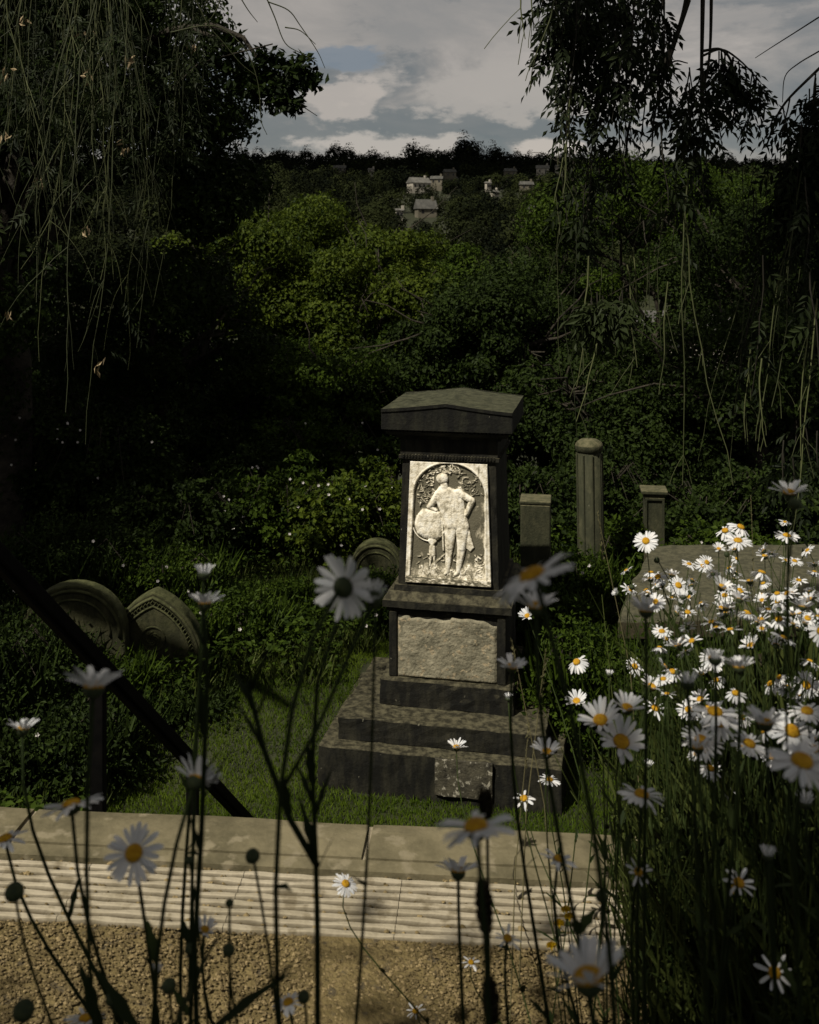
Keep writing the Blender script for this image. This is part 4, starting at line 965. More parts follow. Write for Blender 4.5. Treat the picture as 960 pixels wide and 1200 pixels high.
B = [ # label, px, top, y, width, mat, blossom, n
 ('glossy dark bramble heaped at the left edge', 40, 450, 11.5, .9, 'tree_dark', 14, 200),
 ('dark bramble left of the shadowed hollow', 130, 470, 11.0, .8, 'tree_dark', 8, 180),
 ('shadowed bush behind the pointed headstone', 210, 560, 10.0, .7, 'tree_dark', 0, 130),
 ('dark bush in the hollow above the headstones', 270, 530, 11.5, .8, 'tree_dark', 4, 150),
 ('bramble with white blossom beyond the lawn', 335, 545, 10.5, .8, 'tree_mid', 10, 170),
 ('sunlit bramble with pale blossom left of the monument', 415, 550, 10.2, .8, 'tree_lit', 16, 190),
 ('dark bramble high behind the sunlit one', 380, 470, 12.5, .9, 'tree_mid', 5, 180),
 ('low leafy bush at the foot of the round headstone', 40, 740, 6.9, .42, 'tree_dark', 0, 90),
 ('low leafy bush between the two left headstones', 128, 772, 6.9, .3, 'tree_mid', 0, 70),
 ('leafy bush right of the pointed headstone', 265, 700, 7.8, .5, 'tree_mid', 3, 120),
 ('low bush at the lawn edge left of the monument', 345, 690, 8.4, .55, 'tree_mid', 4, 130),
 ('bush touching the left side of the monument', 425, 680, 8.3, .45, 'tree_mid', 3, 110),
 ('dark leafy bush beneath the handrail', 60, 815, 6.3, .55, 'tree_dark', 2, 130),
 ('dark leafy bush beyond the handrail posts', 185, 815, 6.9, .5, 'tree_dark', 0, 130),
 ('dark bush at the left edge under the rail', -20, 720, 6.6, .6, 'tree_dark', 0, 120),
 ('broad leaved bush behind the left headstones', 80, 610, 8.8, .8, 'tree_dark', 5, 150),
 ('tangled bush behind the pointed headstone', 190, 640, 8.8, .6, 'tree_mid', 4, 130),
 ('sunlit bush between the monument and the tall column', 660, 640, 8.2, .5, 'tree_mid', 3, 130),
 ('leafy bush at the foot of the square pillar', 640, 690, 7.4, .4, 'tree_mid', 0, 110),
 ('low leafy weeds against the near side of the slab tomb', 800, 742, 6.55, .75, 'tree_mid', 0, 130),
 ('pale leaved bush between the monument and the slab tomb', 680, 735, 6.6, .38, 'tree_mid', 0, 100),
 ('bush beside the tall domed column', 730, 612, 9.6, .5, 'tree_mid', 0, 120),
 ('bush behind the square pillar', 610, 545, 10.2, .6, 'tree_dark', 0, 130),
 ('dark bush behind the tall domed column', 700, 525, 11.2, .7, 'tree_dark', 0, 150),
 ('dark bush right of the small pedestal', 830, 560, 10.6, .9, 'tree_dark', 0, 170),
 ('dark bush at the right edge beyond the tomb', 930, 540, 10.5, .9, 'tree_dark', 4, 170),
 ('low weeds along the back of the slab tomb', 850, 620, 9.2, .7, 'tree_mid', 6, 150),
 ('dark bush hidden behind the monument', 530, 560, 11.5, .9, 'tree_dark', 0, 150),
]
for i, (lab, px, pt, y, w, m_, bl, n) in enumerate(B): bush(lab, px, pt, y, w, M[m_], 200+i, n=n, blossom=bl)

# -------- grass and ground cover
def grass():
    rg = np.random.RandomState(8); mb = MB(); n = 150000
    x = rg.uniform(-2.7, 2.4, n); y = rg.uniform(4.8, 8.6, n)
    keep = ~((np.abs(x-.31) < .66) & (np.abs(y-6.8) < .66)); x = x[keep]; y = y[keep]
    patch = np.clip(.5+.25*vnoise(x*3.5, y*3.5, 12)+.18*vnoise(x*11, y*11, 13)+rg.normal(size=len(x))*.15, 0, 1)
    blades(mb, rg, x, y, ground_z(x, y)-.003, .02, .055, .006, .9, patch)
    tag(mb.build('lawn_grass', M['grass']), 'short sunlit green lawn around the monument', 'grass', kind='stuff')
    tx = []
    mb = MB(); n = 110000; x = rg.uniform(-5.5, 5, n); y = rg.uniform(4.2, 13.5, n)
    edge = np.where(x < 0, 6.35+(x+1.9)*.95, 99); left = (x < -.25) & (y > np.minimum(7.05, 6.3+np.clip(x+1.9, 0, 9)*.95)) | (x < -1.75)
    right = (x > .95) & ((x > 1.25) | (y > 7.4)) & (y > 4.2); back = y > 7.9
    onst = (x > -2.7) & (x < -1.1) & (y < 5.1)
    tomb = (x > 1.35) & (x < 4.3) & (y > 6.8) & (y < 8.7); mon = (np.abs(x-.31) < .8) & (np.abs(y-6.8) < .8)
    k = (left | right | back) & ~tomb & ~mon & ~onst; x = x[k]; y = y[k]
    lump = .5+.5*np.clip(vnoise(x*1.7, y*1.7, 15), -1, 1)
    blades(mb, rg, x, y, ground_z(x, y)-.01, .06, .26, .0055, 1.0)
    tag(mb.build('rough_grass', M['rough']), 'rough dark weeds and long grass around the graves', 'grass', kind='stuff')
    # leafy ground cover
    mb = MB(); n = 90000; x = rg.uniform(-6, 6, n); y = rg.uniform(5.4, 15, n)
    left = (x < -.3) & (y > np.minimum(7.1, 6.35+np.clip(x+1.9, 0, 9)*.95)) | (x < -1.8)
    k = (left | ((x > 1.0) & ((x > 1.3) | (y > 7.5))) | (y > 8.0)) & ~((x > 1.35) & (x < 4.3) & (y > 6.8) & (y < 8.7)) & ~((np.abs(x-.31) < .8) & (np.abs(y-6.8) < .8)); x = x[k]; y = y[k]; n = len(x)
    hh = .12+.22*np.clip(vnoise(x*1.6, y*1.6, 25)+.3, 0, 1)
    z = ground_z(x, y)+rg.rand(n)**.6*hh
    nr = rg.normal(size=(n, 3))*.5; nr[:, 2] += 1
    mb.leaves(np.stack([x, y, z], 1), rg.normal(size=(n, 3))*[1, 1, .4], nr, rg.uniform(.03, .07, n), rg.uniform(.02, .045, n), np.clip(.35+.25*vnoise(x*2, y*2, 27)+rg.normal(size=n)*.2, 0, 1))
    tag(mb.build('undergrowth', M['tree_mid']), 'leafy green undergrowth between the graves', 'undergrowth', kind='stuff')
grass()

# ------------------------------------------------------------------ daisies
def make_petals(seed, npet, cup, r=.028, messy=.12, rd=.0085):
    """ray of petals; axis +Z, cup: 0 flat, + upward, - reflexed"""
    rg = np.random.RandomState(seed); mb = MB()
    for k in range(npet):
        a = k/npet*6.283+rg.normal()*.06; el = cup+rg.normal()*messy; L_ = (r-rd*.7)*rg.uniform(.86, 1.06); w = L_*rg.uniform(.21, .30); roll = rg.normal()*.25
        rows = [(0, .35), (.25, .75), (.6, 1.0), (.85, .85), (1.0, .38)]
        v = []; e = el; p = np.array([rd*.75, 0, 0.]); prev = 0
        for (t, ww) in rows:
            p = p+np.array([math.cos(e), 0, math.sin(e)])*(t-prev)*L_; prev = t; e -= .10+.03*rg.normal()
            hw = w*ww*.5; up = np.array([-math.sin(e), 0, math.cos(e)])
            side = np.array([0, math.cos(roll), 0])+up*math.sin(roll)
            v += [p-side*hw+up*hw*.18, p-up*hw*.12, p+side*hw+up*hw*.18]
        c, s_ = math.cos(a), math.sin(a); v = np.array(v)@np.array([[c, s_, 0], [-s_, c, 0], [0, 0, 1]])
        f = []
        for i in range(len(rows)-1):
            for j in range(2): f.append((i*3+j, i*3+j+1, (i+1)*3+j+1, (i+1)*3+j))
        mb.add(v, f, rg.rand())
    return mb.mesh('petals', M['petal'], smooth=True)
def make_disc(r=.0085):
    prof = [(r, 0), (r*1.02, .0015), (r*.9, .0038), (r*.62, .0054), (r*.3, .0056), (.0004, .0050)]
    return MB().lathe(prof, k=14).mesh('disc', M['disc'], smooth=True)
def make_calyx(r=.0085, bud=False):
    prof = [(.0015, -.0085), (.0045, -.0078), (r*.92, -.0045), (r*1.06, -.001), (r*.98, .0008)]
    if bud: prof = [(.0015, -.008), (.005, -.0075), (.0085, -.003), (.0088, .001), (.007, .0045), (.003, .006)]
    return MB().lathe(prof, k=12).mesh('calyx', M['calyx'], smooth=True)
PET = {'open': [make_petals(s, 21+s % 4, .12, messy=.16) for s in range(6)], 'cup': [make_petals(20+s, 18, .75, messy=.18) for s in range(4)], 'reflex': [make_petals(30+s, 18, -.35, messy=.2) for s in range(4)], 'closed': [make_petals(40+s, 14, 1.25, r=.019, messy=.1) for s in range(3)], 'sparse': [make_petals(50+s, 9, .15, messy=.35) for s in range(3)]}
DISC = make_disc(); CALYX = make_calyx(); BUD = make_calyx(bud=True)
def add_head(parent, pos, normal, kind, diam, rg, spin=None, inv=None):
    q = Vector(normal).to_track_quat('Z', 'Y'); sc = diam/.056
    mtx = Matrix.Translation(Vector(pos)) @ (q @ Euler((0, 0, rg.rand()*6.28)).to_quaternion()).to_matrix().to_4x4() @ Matrix.Scale(sc, 4)
    if kind == 'bud':
        o = bpy.data.objects.new('bud', BUD); COL.objects.link(o); o.parent = parent; o.matrix_local = mtx; return
    pm = PET[kind][rg.randint(len(PET[kind]))]
    o = bpy.data.objects.new('petals', pm); COL.objects.link(o); o.parent = parent; o.matrix_local = mtx
    for nm, me in (('disc', DISC), ('calyx', CALYX)):
        if nm == 'disc' and kind == 'closed': continue
        c = bpy.data.objects.new(nm, me); COL.objects.link(c); c.parent = o
def curve_pts(a, b, na, k=9, bend=None, rg=None):
    """stem from a up to b, arriving along na"""
    a = np.array(a); b = np.array(b); L_ = np.linalg.norm(b-a)
    c1 = a+np.array([0, 0, L_*.4])+(rg.normal(size=3)*[.05, .05, 0]*L_ if rg is not None else 0)
    c2 = b-np.array(na)*L_*.22-np.array([0, 0, L_*.08]); out = []
    for i in range(k):
        t = i/(k-1); out.append((1-t)**3*a+3*(1-t)**2*t*c1+3*(1-t)*t*t*c2+t**3*b)
    return out
def stem_leaf(mb, rg, p, d, ln, w, tint):
    """toothed strap leaf"""
    d = np.array(d, float); d /= np.linalg.norm(d); s_ = np.cross(d, [0, 0, 1.]); s_ /= np.linalg.norm(s_)+1e-9; v = []; n = 6; q = np.array(p, float)
    for i in range(n+1):
        t = i/n; hw = w*.5*math.sin(math.pi*min(1, .12+t*.9))*(1.25 if i % 2 else .8)
        v += [q-s_*hw, q, q+s_*hw]; q = q+d*ln/n; d = d+np.array([0, 0, -.06]); d /= np.linalg.norm(d)
    f = []
    for i in range(n):
        for j in range(2): f.append((i*3+j, i*3+j+1, (i+1)*3+j+1, (i+1)*3+j))
    mb.add(v, f, tint)
DN = [0]
def nvec(az, el, py=None):      # az: 0 = towards the path, + = to the right ; el: how far the head turns up
    v = np.array([math.sin(az)*math.cos(el), -math.cos(az)*math.cos(el), math.sin(el)])
    if py is None: return v
    d = math.atan((py-290)/1200); return np.array([v[0], v[1]*math.cos(d)+v[2]*math.sin(d), v[2]*math.cos(d)-v[1]*math.sin(d)])
def daisy(pos, kind, normal, diam, base, label, group=None, seed=0, r=.0016, leaves=4, tint=.4, extra=()):
    rg = np.random.RandomState(seed+1000); base = np.array(base, float); pos = np.array(pos, float); inv = base
    normal = np.array(normal, float); normal /= np.linalg.norm(normal)
    o = thing('daisy', label, 'daisy', tuple(base), 0, group)
    mb = MB(); q = curve_pts(base-inv-[0, 0, .02], pos-inv-normal*.008*diam/.056, normal, 11, rg=rg)
    mb.tube(q, [r*(1.35-.45*i/10) for i in range(11)], 5, tint)
    heads = [(pos, kind, normal, diam)]
    for (p2, k2, n2, d2, at) in extra:
        p2 = np.array(p2); n2 = np.array(n2); qq = q[at]; mid = (qq+(p2-inv))/2+np.array([0, 0, -.25*np.linalg.norm(p2-inv-qq)*.4]); 
        c = [qq, qq*.62+(p2-inv)*.38-np.array([0, 0, .012]), qq*.25+(p2-inv)*.75-np.array([0, 0, .006]), p2-inv-n2*.008]
        mb.tube(c, [r, r*.9, r*.85, r*.85], 5, tint); heads.append((p2, k2, n2, d2))
    mb.build('stem', M['stem'], o, smooth=True)
    if leaves:
        mb = MB()
        for k in range(leaves):
            i = rg.randint(1, 8); a = rg.rand()*6.28; stem_leaf(mb, rg, q[i], (math.cos(a), math.sin(a), rg.uniform(.5, 1.6)), rg.uniform(.02, .05), rg.uniform(.006, .012), rg.rand())
        mb.build('leaves', M['stem'], o)
    for (p_, k_, n_, d_) in heads: add_head(o, p_-inv, n_, k_, d_, rg)
    return o
def drift_label(kd, nv, px, py, dm):
    look = {'open': 'open daisy', 'cup': 'cupped daisy', 'reflex': 'folded petalled daisy', 'sparse': 'ragged daisy', 'closed': 'half closed daisy', 'bud': 'green daisy bud'}[kd]
    turn = ' tipped left' if nv[0] < -.35 else (' tipped right' if nv[0] > .3 else (' showing its face' if nv[1] < -.12 else (' seen edge on' if nv[1] > .4 else '')))
    where = 'against the far slab' if py < 685 else ('high in the white drift' if py < 730 else ('in the middle of the white drift' if py < 785 else ('low in the white drift' if py < 845 else 'under the drift')))
    side = ', far left' if px < 745 else (', left of its centre' if px < 805 else (', right of its centre' if px < 885 else ', far right'))
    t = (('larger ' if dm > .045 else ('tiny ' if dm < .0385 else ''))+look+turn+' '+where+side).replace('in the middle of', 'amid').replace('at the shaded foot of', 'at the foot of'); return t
def bed_z(x, y): return float(ground_z(x, y))
def build_daisies():
    Rg = np.random.RandomState(4)
    # ---- hand placed ones.  px, py, apparent width, kind, az, el, base px offset, label
    near = [
     (403, 688, 80, 'open', 2.7, .25, (-22, .72), 'big shaded daisy seen from behind, left of the monument', [(438, 698, 'closed', .2, 1.2, 7)]),
     (240, 708, 40, 'cup', .3, 1.55, (-15, .75), 'small shaded daisy standing upright above the pointed headstone', []),
     (239, 672, 24, 'closed', .2, 1.4, (-6, .72), 'half closed daisy, highest of those over the left headstones', []),
     (110, 806, 62, 'cup', .3, 1.5, (80, .6), 'shaded cupped daisy in front of the first handrail post', []),
     (27, 855, 36, 'cup', -.2, 1.5, (130, .62), 'small shaded daisy low at the left edge over the bushes', []),
     (230, 915, 52, 'cup', 2.6, 1.0, (-20, .62), 'shaded daisy against the second handrail post', []),
     (84, 944, 70, 'open', -1.0, 1.35, (100, .58), 'wide shaded daisy hanging over the kerb at left', []),
     (6, 984, 54, 'open', -.6, 1.1, (130, .56), 'shaded daisy cut by the left edge above the ribbed paving', []),
     (157, 1000, 66, 'open', .1, .25, (36, .55), 'shaded daisy facing the viewer over the ribbed paving', []),
     (240, 1090, 28, 'cup', .3, .9, (60, .5), 'small cupped daisy over the gravel near the dark buds', []),
     (184, 1138, 15, 'closed', 0, 1.2, (10, .5), 'tiny closed daisy among the left stems', []),
     (100, 1195, 50, 'open', .2, 1.2, (30, .45), 'daisy cut by the bottom edge at left', []),
     (338, 1175, 40, 'open', -.4, 1.0, (50, .45), 'small shaded daisy low over the gravel left of the tall stem', []),
     (558, 970, 92, 'open', -.35, 1.2, (30, .6), 'large shaded daisy in the middle over the kerb', []),
     (537, 1022, 44, 'cup', .1, 1.45, (2, .6), 'upright cupped daisy directly below the large middle one', []),
     (690, 1148, 92, 'cup', -.3, 1.15, (20, .5), 'largest shaded daisy at the bottom right of the path', []),
     (625, 676, 104, 'open', -1.25, 1.15, (60, .75), 'big blurred daisy tilted in front of the monument panel', []),
     (628, 712, 52, 'cup', .2, 1.4, (50, .75), 'blurred cupped daisy just under the big tilted one', []),
     (600, 782, 32, 'cup', .2, 1.2, (60, .72), 'small blurred daisy beside the monument sandstone', []),
     (757, 716, 42, 'cup', .1, 1.4, (20, .72), 'blurred dark cupped daisy before the slab tomb', []),
     (838, 772, 24, 'closed', .1, 1.4, (15, .72), 'blurred closed bud daisy above the white drift', []),
     (806, 800, 26, 'closed', .1, 1.4, (10, .72), 'dark closed daisy in front of the white drift', []),
     (866, 782, 36, 'cup', .1, 1.4, (-10, .72), 'half lit cupped daisy standing above the white drift', []),
     (897, 848, 46, 'cup', .1, 1.4, (10, .68), 'dark blurred daisy among the brightest flowers', []),
     (818, 877, 34, 'cup', .1, 1.4, (12, .68), 'grey cupped daisy in front of the large white ones', []),
     (940, 893, 82, 'open', .1, .9, (0, .62), 'wide shaded daisy at the right edge under the white drift', []),
     (655, 1008, 46, 'open', .7, 1.1, (45, .55), 'grey shaded daisy above the end of the kerb', []),
     (595, 1100, 34, 'sparse', .2, .7, (15, .5), 'ragged grey daisy over the end of the ribbed paving', []),
     (752, 932, 56, 'open', .2, 1.15, (10, .6), 'flat grey daisy below the white drift', []),
     (748, 1022, 34, 'sparse', .1, .5, (5, .55), 'ragged grey daisy deep in the dark stems', []),
     (866, 1035, 42, 'sparse', .1, .6, (5, .55), 'faint grey daisy in the dark stems at right', []),
     (908, 1140, 46, 'sparse', -.4, .2, (5, .5), 'drooping half petalled daisy at the bottom right', []),
     (900, 1002, 20, 'closed', .1, 1.2, (5, .5), 'pale closed daisy in the dark stems', []),
     (944, 940, 24, 'closed', .1, 1.2, (5, .5), 'closed green daisy at the right edge in shade', []),
    ]
    for i, (px, py, w, kd, az, el, (off, bl), lab, ex) in enumerate(near):
        dm = {'closed': .026, 'cup': .043}.get(kd, .058)*(.95+.1*Rg.rand())
        y = 1200*dm/w
        y = min(max(y, .72), 1.28) if w > 21 or kd != 'closed' else 1.1
        dm = w*y/1200*(1.0 if kd not in ('cup', 'closed') else 1.25)
        if kd == 'closed': dm = w*y/1200*2.1
        p = P(px, py, y); bx = (px+off-480)/1200*y; by = y+Rg.uniform(-.05, .1); bz = bed_z(bx, by)
        # stem leaves the frame near px+off at the bottom
        base = np.array([bx+(bx-p[0])*.15, by, bz])
        extra = [(P(a, b, y), k2, nvec(z2, e2), .05, at) for (a, b, k2, z2, e2, at) in ex]
        daisy(p, kd, nvec(az, el, py), dm, base, lab, 'shaded daisies close to the viewer', seed=i, r=.0021, leaves=5, tint=.2, extra=extra)
    buds = [(296, 1003, 7, 'dark round bud over the gravel beside the tall stem'), (269, 1058, 4, 'thin pointed bud over the ribbed paving'), (268, 1113, 6, 'dark round bud below the pointed one'), (17, 1045, 9, 'fat opening bud at the left edge over the gravel'), (28, 1184, 10, 'large green bud at the bottom left corner'), (132, 1170, 7, 'green bud near the foot of the left stems'), (198, 1155, 7, 'dark bud under the viewer facing daisy'), (222, 1008, 4, 'tiny side bud beside the second handrail post stem'), (440, 704, 6, 'dark bud beside the big daisy seen from behind'), (356, 1168, 6, 'dark bud beside the low gravel daisy'), (222, 1112, 5, 'tiny bud among the left stems'), (705, 1050, 6, 'dark bud among the shaded stems'), (932, 590, 6, 'green bud standing high at the right edge')]
    for i, (px, py, r_, lab) in enumerate(buds):
        y = 1.0 if py > 800 else 1.0; p = P(px, py, y); off = {17: 150, 28: 40, 440: -80, 932: 15}.get(px, 25 if px < 250 else 15); b0 = P(px+off, 1230, y)
        daisy(p, 'bud', nvec(.3*Rg.normal(), 1.2), .056*r_/8.0*.95, (b0[0], y+.03, bed_z(b0[0], y)), lab, 'flower buds close to the viewer', seed=80+i, r=.0015, leaves=3, tint=.2)
    # tall leafy stem left of centre, and side stems
    for i, (pth, lab) in enumerate([([(374, 1225), (372, 1080), (370, 1000), (366, 900), (372, 800), (400, 712)], 'tall dark leafy stem rising through the middle of the view'), ([(372, 1015), (340, 960), (310, 880), (290, 800)], 'slanting dark side stem left of the tall middle one'), ([(245, 1225), (228, 1110), (236, 980), (243, 800), (240, 725)], 'dark straight stem under the small upright daisy')]):
        y = .95; q = [P(a, b, y) for a, b in pth]; base = q[0].copy(); base[2] = bed_z(base[0], y) if i != 1 else q[0][2]
        if i == 1: base = q[0]
        o = thing('flower_stalk', lab, 'stalk', tuple(base), 0); mb = MB(); qq = [a-base for a in ([base]+q[1:])]
        mb.tube(qq, [.0033-.0003*k for k in range(len(qq))], 6, .1); mb.build('stem', M['stem'], o, smooth=True)
        rg = np.random.RandomState(60+i); mb = MB()
        for k in range(7):
            j = rg.randint(1, len(qq)-1); t = rg.rand(); p = qq[j]*(1-t)+qq[j+1]*t; a = rg.rand()*6.28; stem_leaf(mb, rg, p, (math.cos(a)*.5, math.sin(a)*.2, 1), rg.uniform(.03, .06), .010, .1)
        mb.build('leaves', M['stem'], o)
    # plantain like seed spikes
    for i, (px, p0, p1, y, lab) in enumerate([(566, 1035, 1094, .85, 'dark fuzzy seed spike below the large middle daisy'), (574, 1150, 1200, .85, 'dark seed spike at the bottom beside the large middle stem'), (568, 928, 958, 1.0, 'short dark seed spike behind the large middle daisy')]):
        t = P(px, p0, y); b = P(px+3, p1, y); bx = P(px+12, 1230, y); base = np.array([bx[0], y, bed_z(bx[0], y)])
        o = thing('seed_spike', lab, 'seed head', tuple(base), 0); MB().tube([base-base, (b-base)*.6+[0, 0, 0], b-base], [.002, .0018, .0016], 5, .2).build('stem', M['stem'], o)
        rg = np.random.RandomState(i); mb = MB(); n = 260
        tt = rg.rand(n); a = rg.rand(n)*6.28; rr = .0055*np.sin(np.clip(tt*2.9+.15, 0, 3.1))+.001
        pos = (b-base)[None]*(1-tt[:, None])+(t-base)[None]*tt[:, None]; rad = np.stack([np.cos(a), np.sin(a), np.full(n, .6)], 1); mb.leaves(pos+rad*rr[:, None]*.5*[1, 1, 0], rad, rg.normal(size=(n, 3)), .006, .004, rg.rand(n))
        mb.tube([b-base, (b+t)/2-base, t-base], [.003, .006, .002], 8, .2); mb.build('seed_head', M['seed'], o)
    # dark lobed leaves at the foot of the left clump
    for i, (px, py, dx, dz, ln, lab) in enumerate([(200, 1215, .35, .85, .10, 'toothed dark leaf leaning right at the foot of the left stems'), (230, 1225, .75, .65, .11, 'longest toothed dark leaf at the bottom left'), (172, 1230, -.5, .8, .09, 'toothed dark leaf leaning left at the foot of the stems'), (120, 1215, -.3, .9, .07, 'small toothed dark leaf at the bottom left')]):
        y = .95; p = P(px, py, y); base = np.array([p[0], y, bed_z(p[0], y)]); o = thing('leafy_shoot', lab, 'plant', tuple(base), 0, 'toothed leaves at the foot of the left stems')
        mb = MB(); mb.tube([(0, 0, 0), p-base], [.002, .0015], 5, .1); mb.build('stem', M['stem'], o); mb = MB(); stem_leaf(mb, Rg, p-base, (dx, .1, dz), ln, .016, .15); mb.build('leaf', M['stem'], o)
    # ---- sunlit ones: px, py, width, kind, az, el, label
    lit = [
     (405, 1036, 32, 'open', .5, .75, 'lone sunlit daisy leaning over the ribbed paving'),
     (757, 634, 29, 'open', -.3, .5, 'sunlit daisy facing the viewer above the corner of the slab tomb'),
     (925, 578, 37, 'cup', .1, 1.4, 'highest sunlit daisy at the right edge, seen from the side'),
     (920, 612, 15, 'open', .1, 1.3, 'small sunlit daisy below the highest one at right'),
     (868, 618, 30, 'reflex', .7, 1.0, 'tilted sunlit daisy beyond the tomb left of the highest one'),
     (850, 622, 26, 'reflex', -.5, 1.0, 'pale daisy paired with the tilted one beyond the tomb'),
     (865, 634, 34, 'open', 0, 1.25, 'flat sunlit daisy just above the drift behind the tomb'),
     (922, 628, 30, 'open', .2, 1.3, 'flat sunlit daisy at the right edge behind the tomb'),
     (824, 663, 20, 'open', .1, .6, 'sunlit daisy with drooping petals over the slab tomb'),
     (795, 686, 26, 'open', .2, .5, 'sunlit daisy facing the viewer at the slab tomb corner'),
     (676, 776, 29, 'reflex', -.6, .8, 'sunlit daisy at the left of the drift, beside the monument steps'),
     (744, 781, 24, 'open', .3, .4, 'round sunlit daisy in front of the tomb base'),
     (714, 790, 10, 'closed', 0, 1.3, 'tiny pale bud left of the round sunlit daisy'),
     (764, 805, 26, 'cup', .4, .9, 'upright sunlit daisy above the large white cluster'),
     (735, 830, 36, 'cup', .2, 1.2, 'sunlit daisy at the back of the large white cluster'),
     (704, 845, 46, 'cup', -.2, .9, 'large overlapping white daisy at the left of the cluster'),
     (728, 870, 50, 'cup', .1, .55, 'large sunlit daisy with fanned petals facing the viewer'),
     (768, 830, 30, 'sparse', .2, .7, 'thin petalled sunlit daisy right of the cluster'),
     (676, 822, 24, 'cup', -.3, .8, 'small nodding white daisy left of the cluster'),
     (641, 882, 33, 'cup', .2, 1.2, 'sunlit daisy before the right end of the monument steps'),
     (644, 914, 28, 'open', .2, 1.2, 'sunlit daisy hanging near the right end of the lowest step'),
     (614, 936, 30, 'sparse', -.2, .9, 'ragged sunlit daisy above the far end of the kerb'),
     (535, 876, 22, 'cup', .1, 1.3, 'lone small sunlit daisy before the monument steps'),
     (596, 818, 12, 'closed', 0, 1.3, 'small white bud in front of the monument plinth'),
     (618, 722, 18, 'cup', -.6, .8, 'sunlit daisy touching the monument string course'),
     (807, 832, 30, 'open', .1, .7, 'sunlit daisy with orange centre beside the cluster'),
     (838, 835, 58, 'open', 0, 1.15, 'wide flat sunlit daisy in the brightest part of the drift'),
     (845, 847, 46, 'open', -.3, .7, 'sunlit daisy with golden centre half behind a dark head'),
     (822, 868, 50, 'open', .2, 1.0, 'bright daisy behind the grey cupped one'),
     (878, 872, 46, 'open', .3, .9, 'bright spreading daisy under the dark blurred head'),
     (928, 857, 56, 'open', .2, .6, 'large bright daisy with a deep yellow centre at right'),
     (945, 803, 33, 'open', 0, .25, 'star like sunlit daisy facing the viewer at the right edge'),
     (946, 834, 46, 'open', -.2, 1.1, 'flat bright daisy at the right edge under the star like one'),
     (952, 878, 44, 'open', 0, .9, 'bright daisy cut by the right edge'),
     (834, 904, 24, 'cup', 0, 1.2, 'small cream cupped daisy under the brightest flowers'),
     (848, 926, 30, 'sparse', .1, .9, 'three petalled daisy just inside the shade'),
     (888, 930, 26, 'sparse', .2, .8, 'ragged white daisy just inside the shade at right'),
     (760, 897, 12, 'closed', 0, 1.2, 'cream bud under the large fanned daisy'),
     (552, 1128, 22, 'sparse', .2, .7, 'small ragged white daisy low over the gravel'),
     (487, 1185, 24, 'sparse', -.3, .8, 'torn white daisy lying low over the gravel'),
     (665, 1075, 10, 'closed', .2, 1, 'tiny pale bud over the path end'),
    ]
    for i, (px, py, w, kd, az, el, lab) in enumerate(lit):
        dm = {'closed': .026, 'cup': .046}.get(kd, .056)
        y = min(max(1200*dm/w, 1.5), 2.75)
        if px < 560 and py > 1000: y = 1.9
        if kd == 'closed': y = 2.0
        dm = w*y/1200*(1.25 if kd == 'cup' else (2.0 if kd == 'closed' else 1.0)); p = P(px, py, y)
        if px == 405: base = np.array([P(560, 1225, 1.9)[0], 1.85, 0.0])
        elif px < 640: b = P(px+45, 1150, 1.9); base = np.array([b[0]+.1, 1.9, bed_z(b[0], 1.9)])
        else: base = np.array([p[0]+Rg.uniform(-.05, .08), y+Rg.uniform(-.05, .05), bed_z(p[0], y)])
        daisy(p, kd, nvec(az, el*.92, py), dm, base, lab, 'sunlit daisies', seed=200+i, r=.0013, leaves=4, tint=.8)
    # ---- the drift : random
    n = 0; tries = 0; last = None
    while n < 178 and tries < 9000:
        tries += 1
        y = Rg.uniform(1.65, 2.95); x = Rg.uniform(.42, 1.3); z = Rg.normal(.80, .085)
        px = 480+1200*x/y; py = 290+1200*(1.6-z)/y
        if not (655 < px < 985 and 645 < py < 905): continue
        if n % 3 and last is not None:      # flowers crowd together in bunches
            x, y, z = last+Rg.normal(size=3)*[.05, .06, .035]; px = 480+1200*x/y; py = 290+1200*(1.6-z)/y
            if not (665 < px < 985 and 640 < py < 900): last = None; continue
        if px < 700+(760-py)*.35 and py < 790: continue
        if py > 780 and y > 2.4: continue
        dens = 1 if px > 760 else .35
        if 740 < py < 820 and px > 800: dens = .45
        if Rg.rand() > dens: continue
        kd = Rg.choice(['open', 'open', 'cup', 'reflex', 'sparse', 'closed', 'cup', 'open', 'bud', 'reflex'])
        nv = np.array([Rg.normal()*.5-.05, .2+Rg.normal()*.45, .9]); dm = Rg.uniform(.034, .050)
        daisy((x, y, z), kd, nv, dm, (x+Rg.normal()*.05, y+Rg.normal()*.05, bed_z(x, y)), drift_label(kd, nv, px, py, dm), 'daisies massed in the drift before the slab tomb', seed=400+n, r=.0012, leaves=3, tint=.7)
        n += 1; last = np.array([x, y, z])
    # small yellow flowers at the end of the paving
    for i, (px, py, lab) in enumerate([(663, 1066, 'yellow flower at the path end, highest of its tuft'), (667, 1074, 'yellow flower just under the highest one at the path end'), (655, 1082, 'small yellow flower in the tuft over the ribbed paving'), (646, 1108, 'yellow flower lowest over the ribbed paving'), (858, 1042, 'single small yellow flower deep in the dark stems')]):
        y = 1.75; p = P(px, py, y); base = np.array([p[0]+.06, y, bed_z(p[0]+.06, y)]); o = thing('yellow_flower', lab, 'flower', tuple(base), 0, 'small yellow flowers')
        MB().tube([(0, 0, 0), (p-base)*.6, p-base], [.0015, .0013, .001], 5, .6).build('stem', M['stem'], o)
        rg = np.random.RandomState(i); mb = MB()
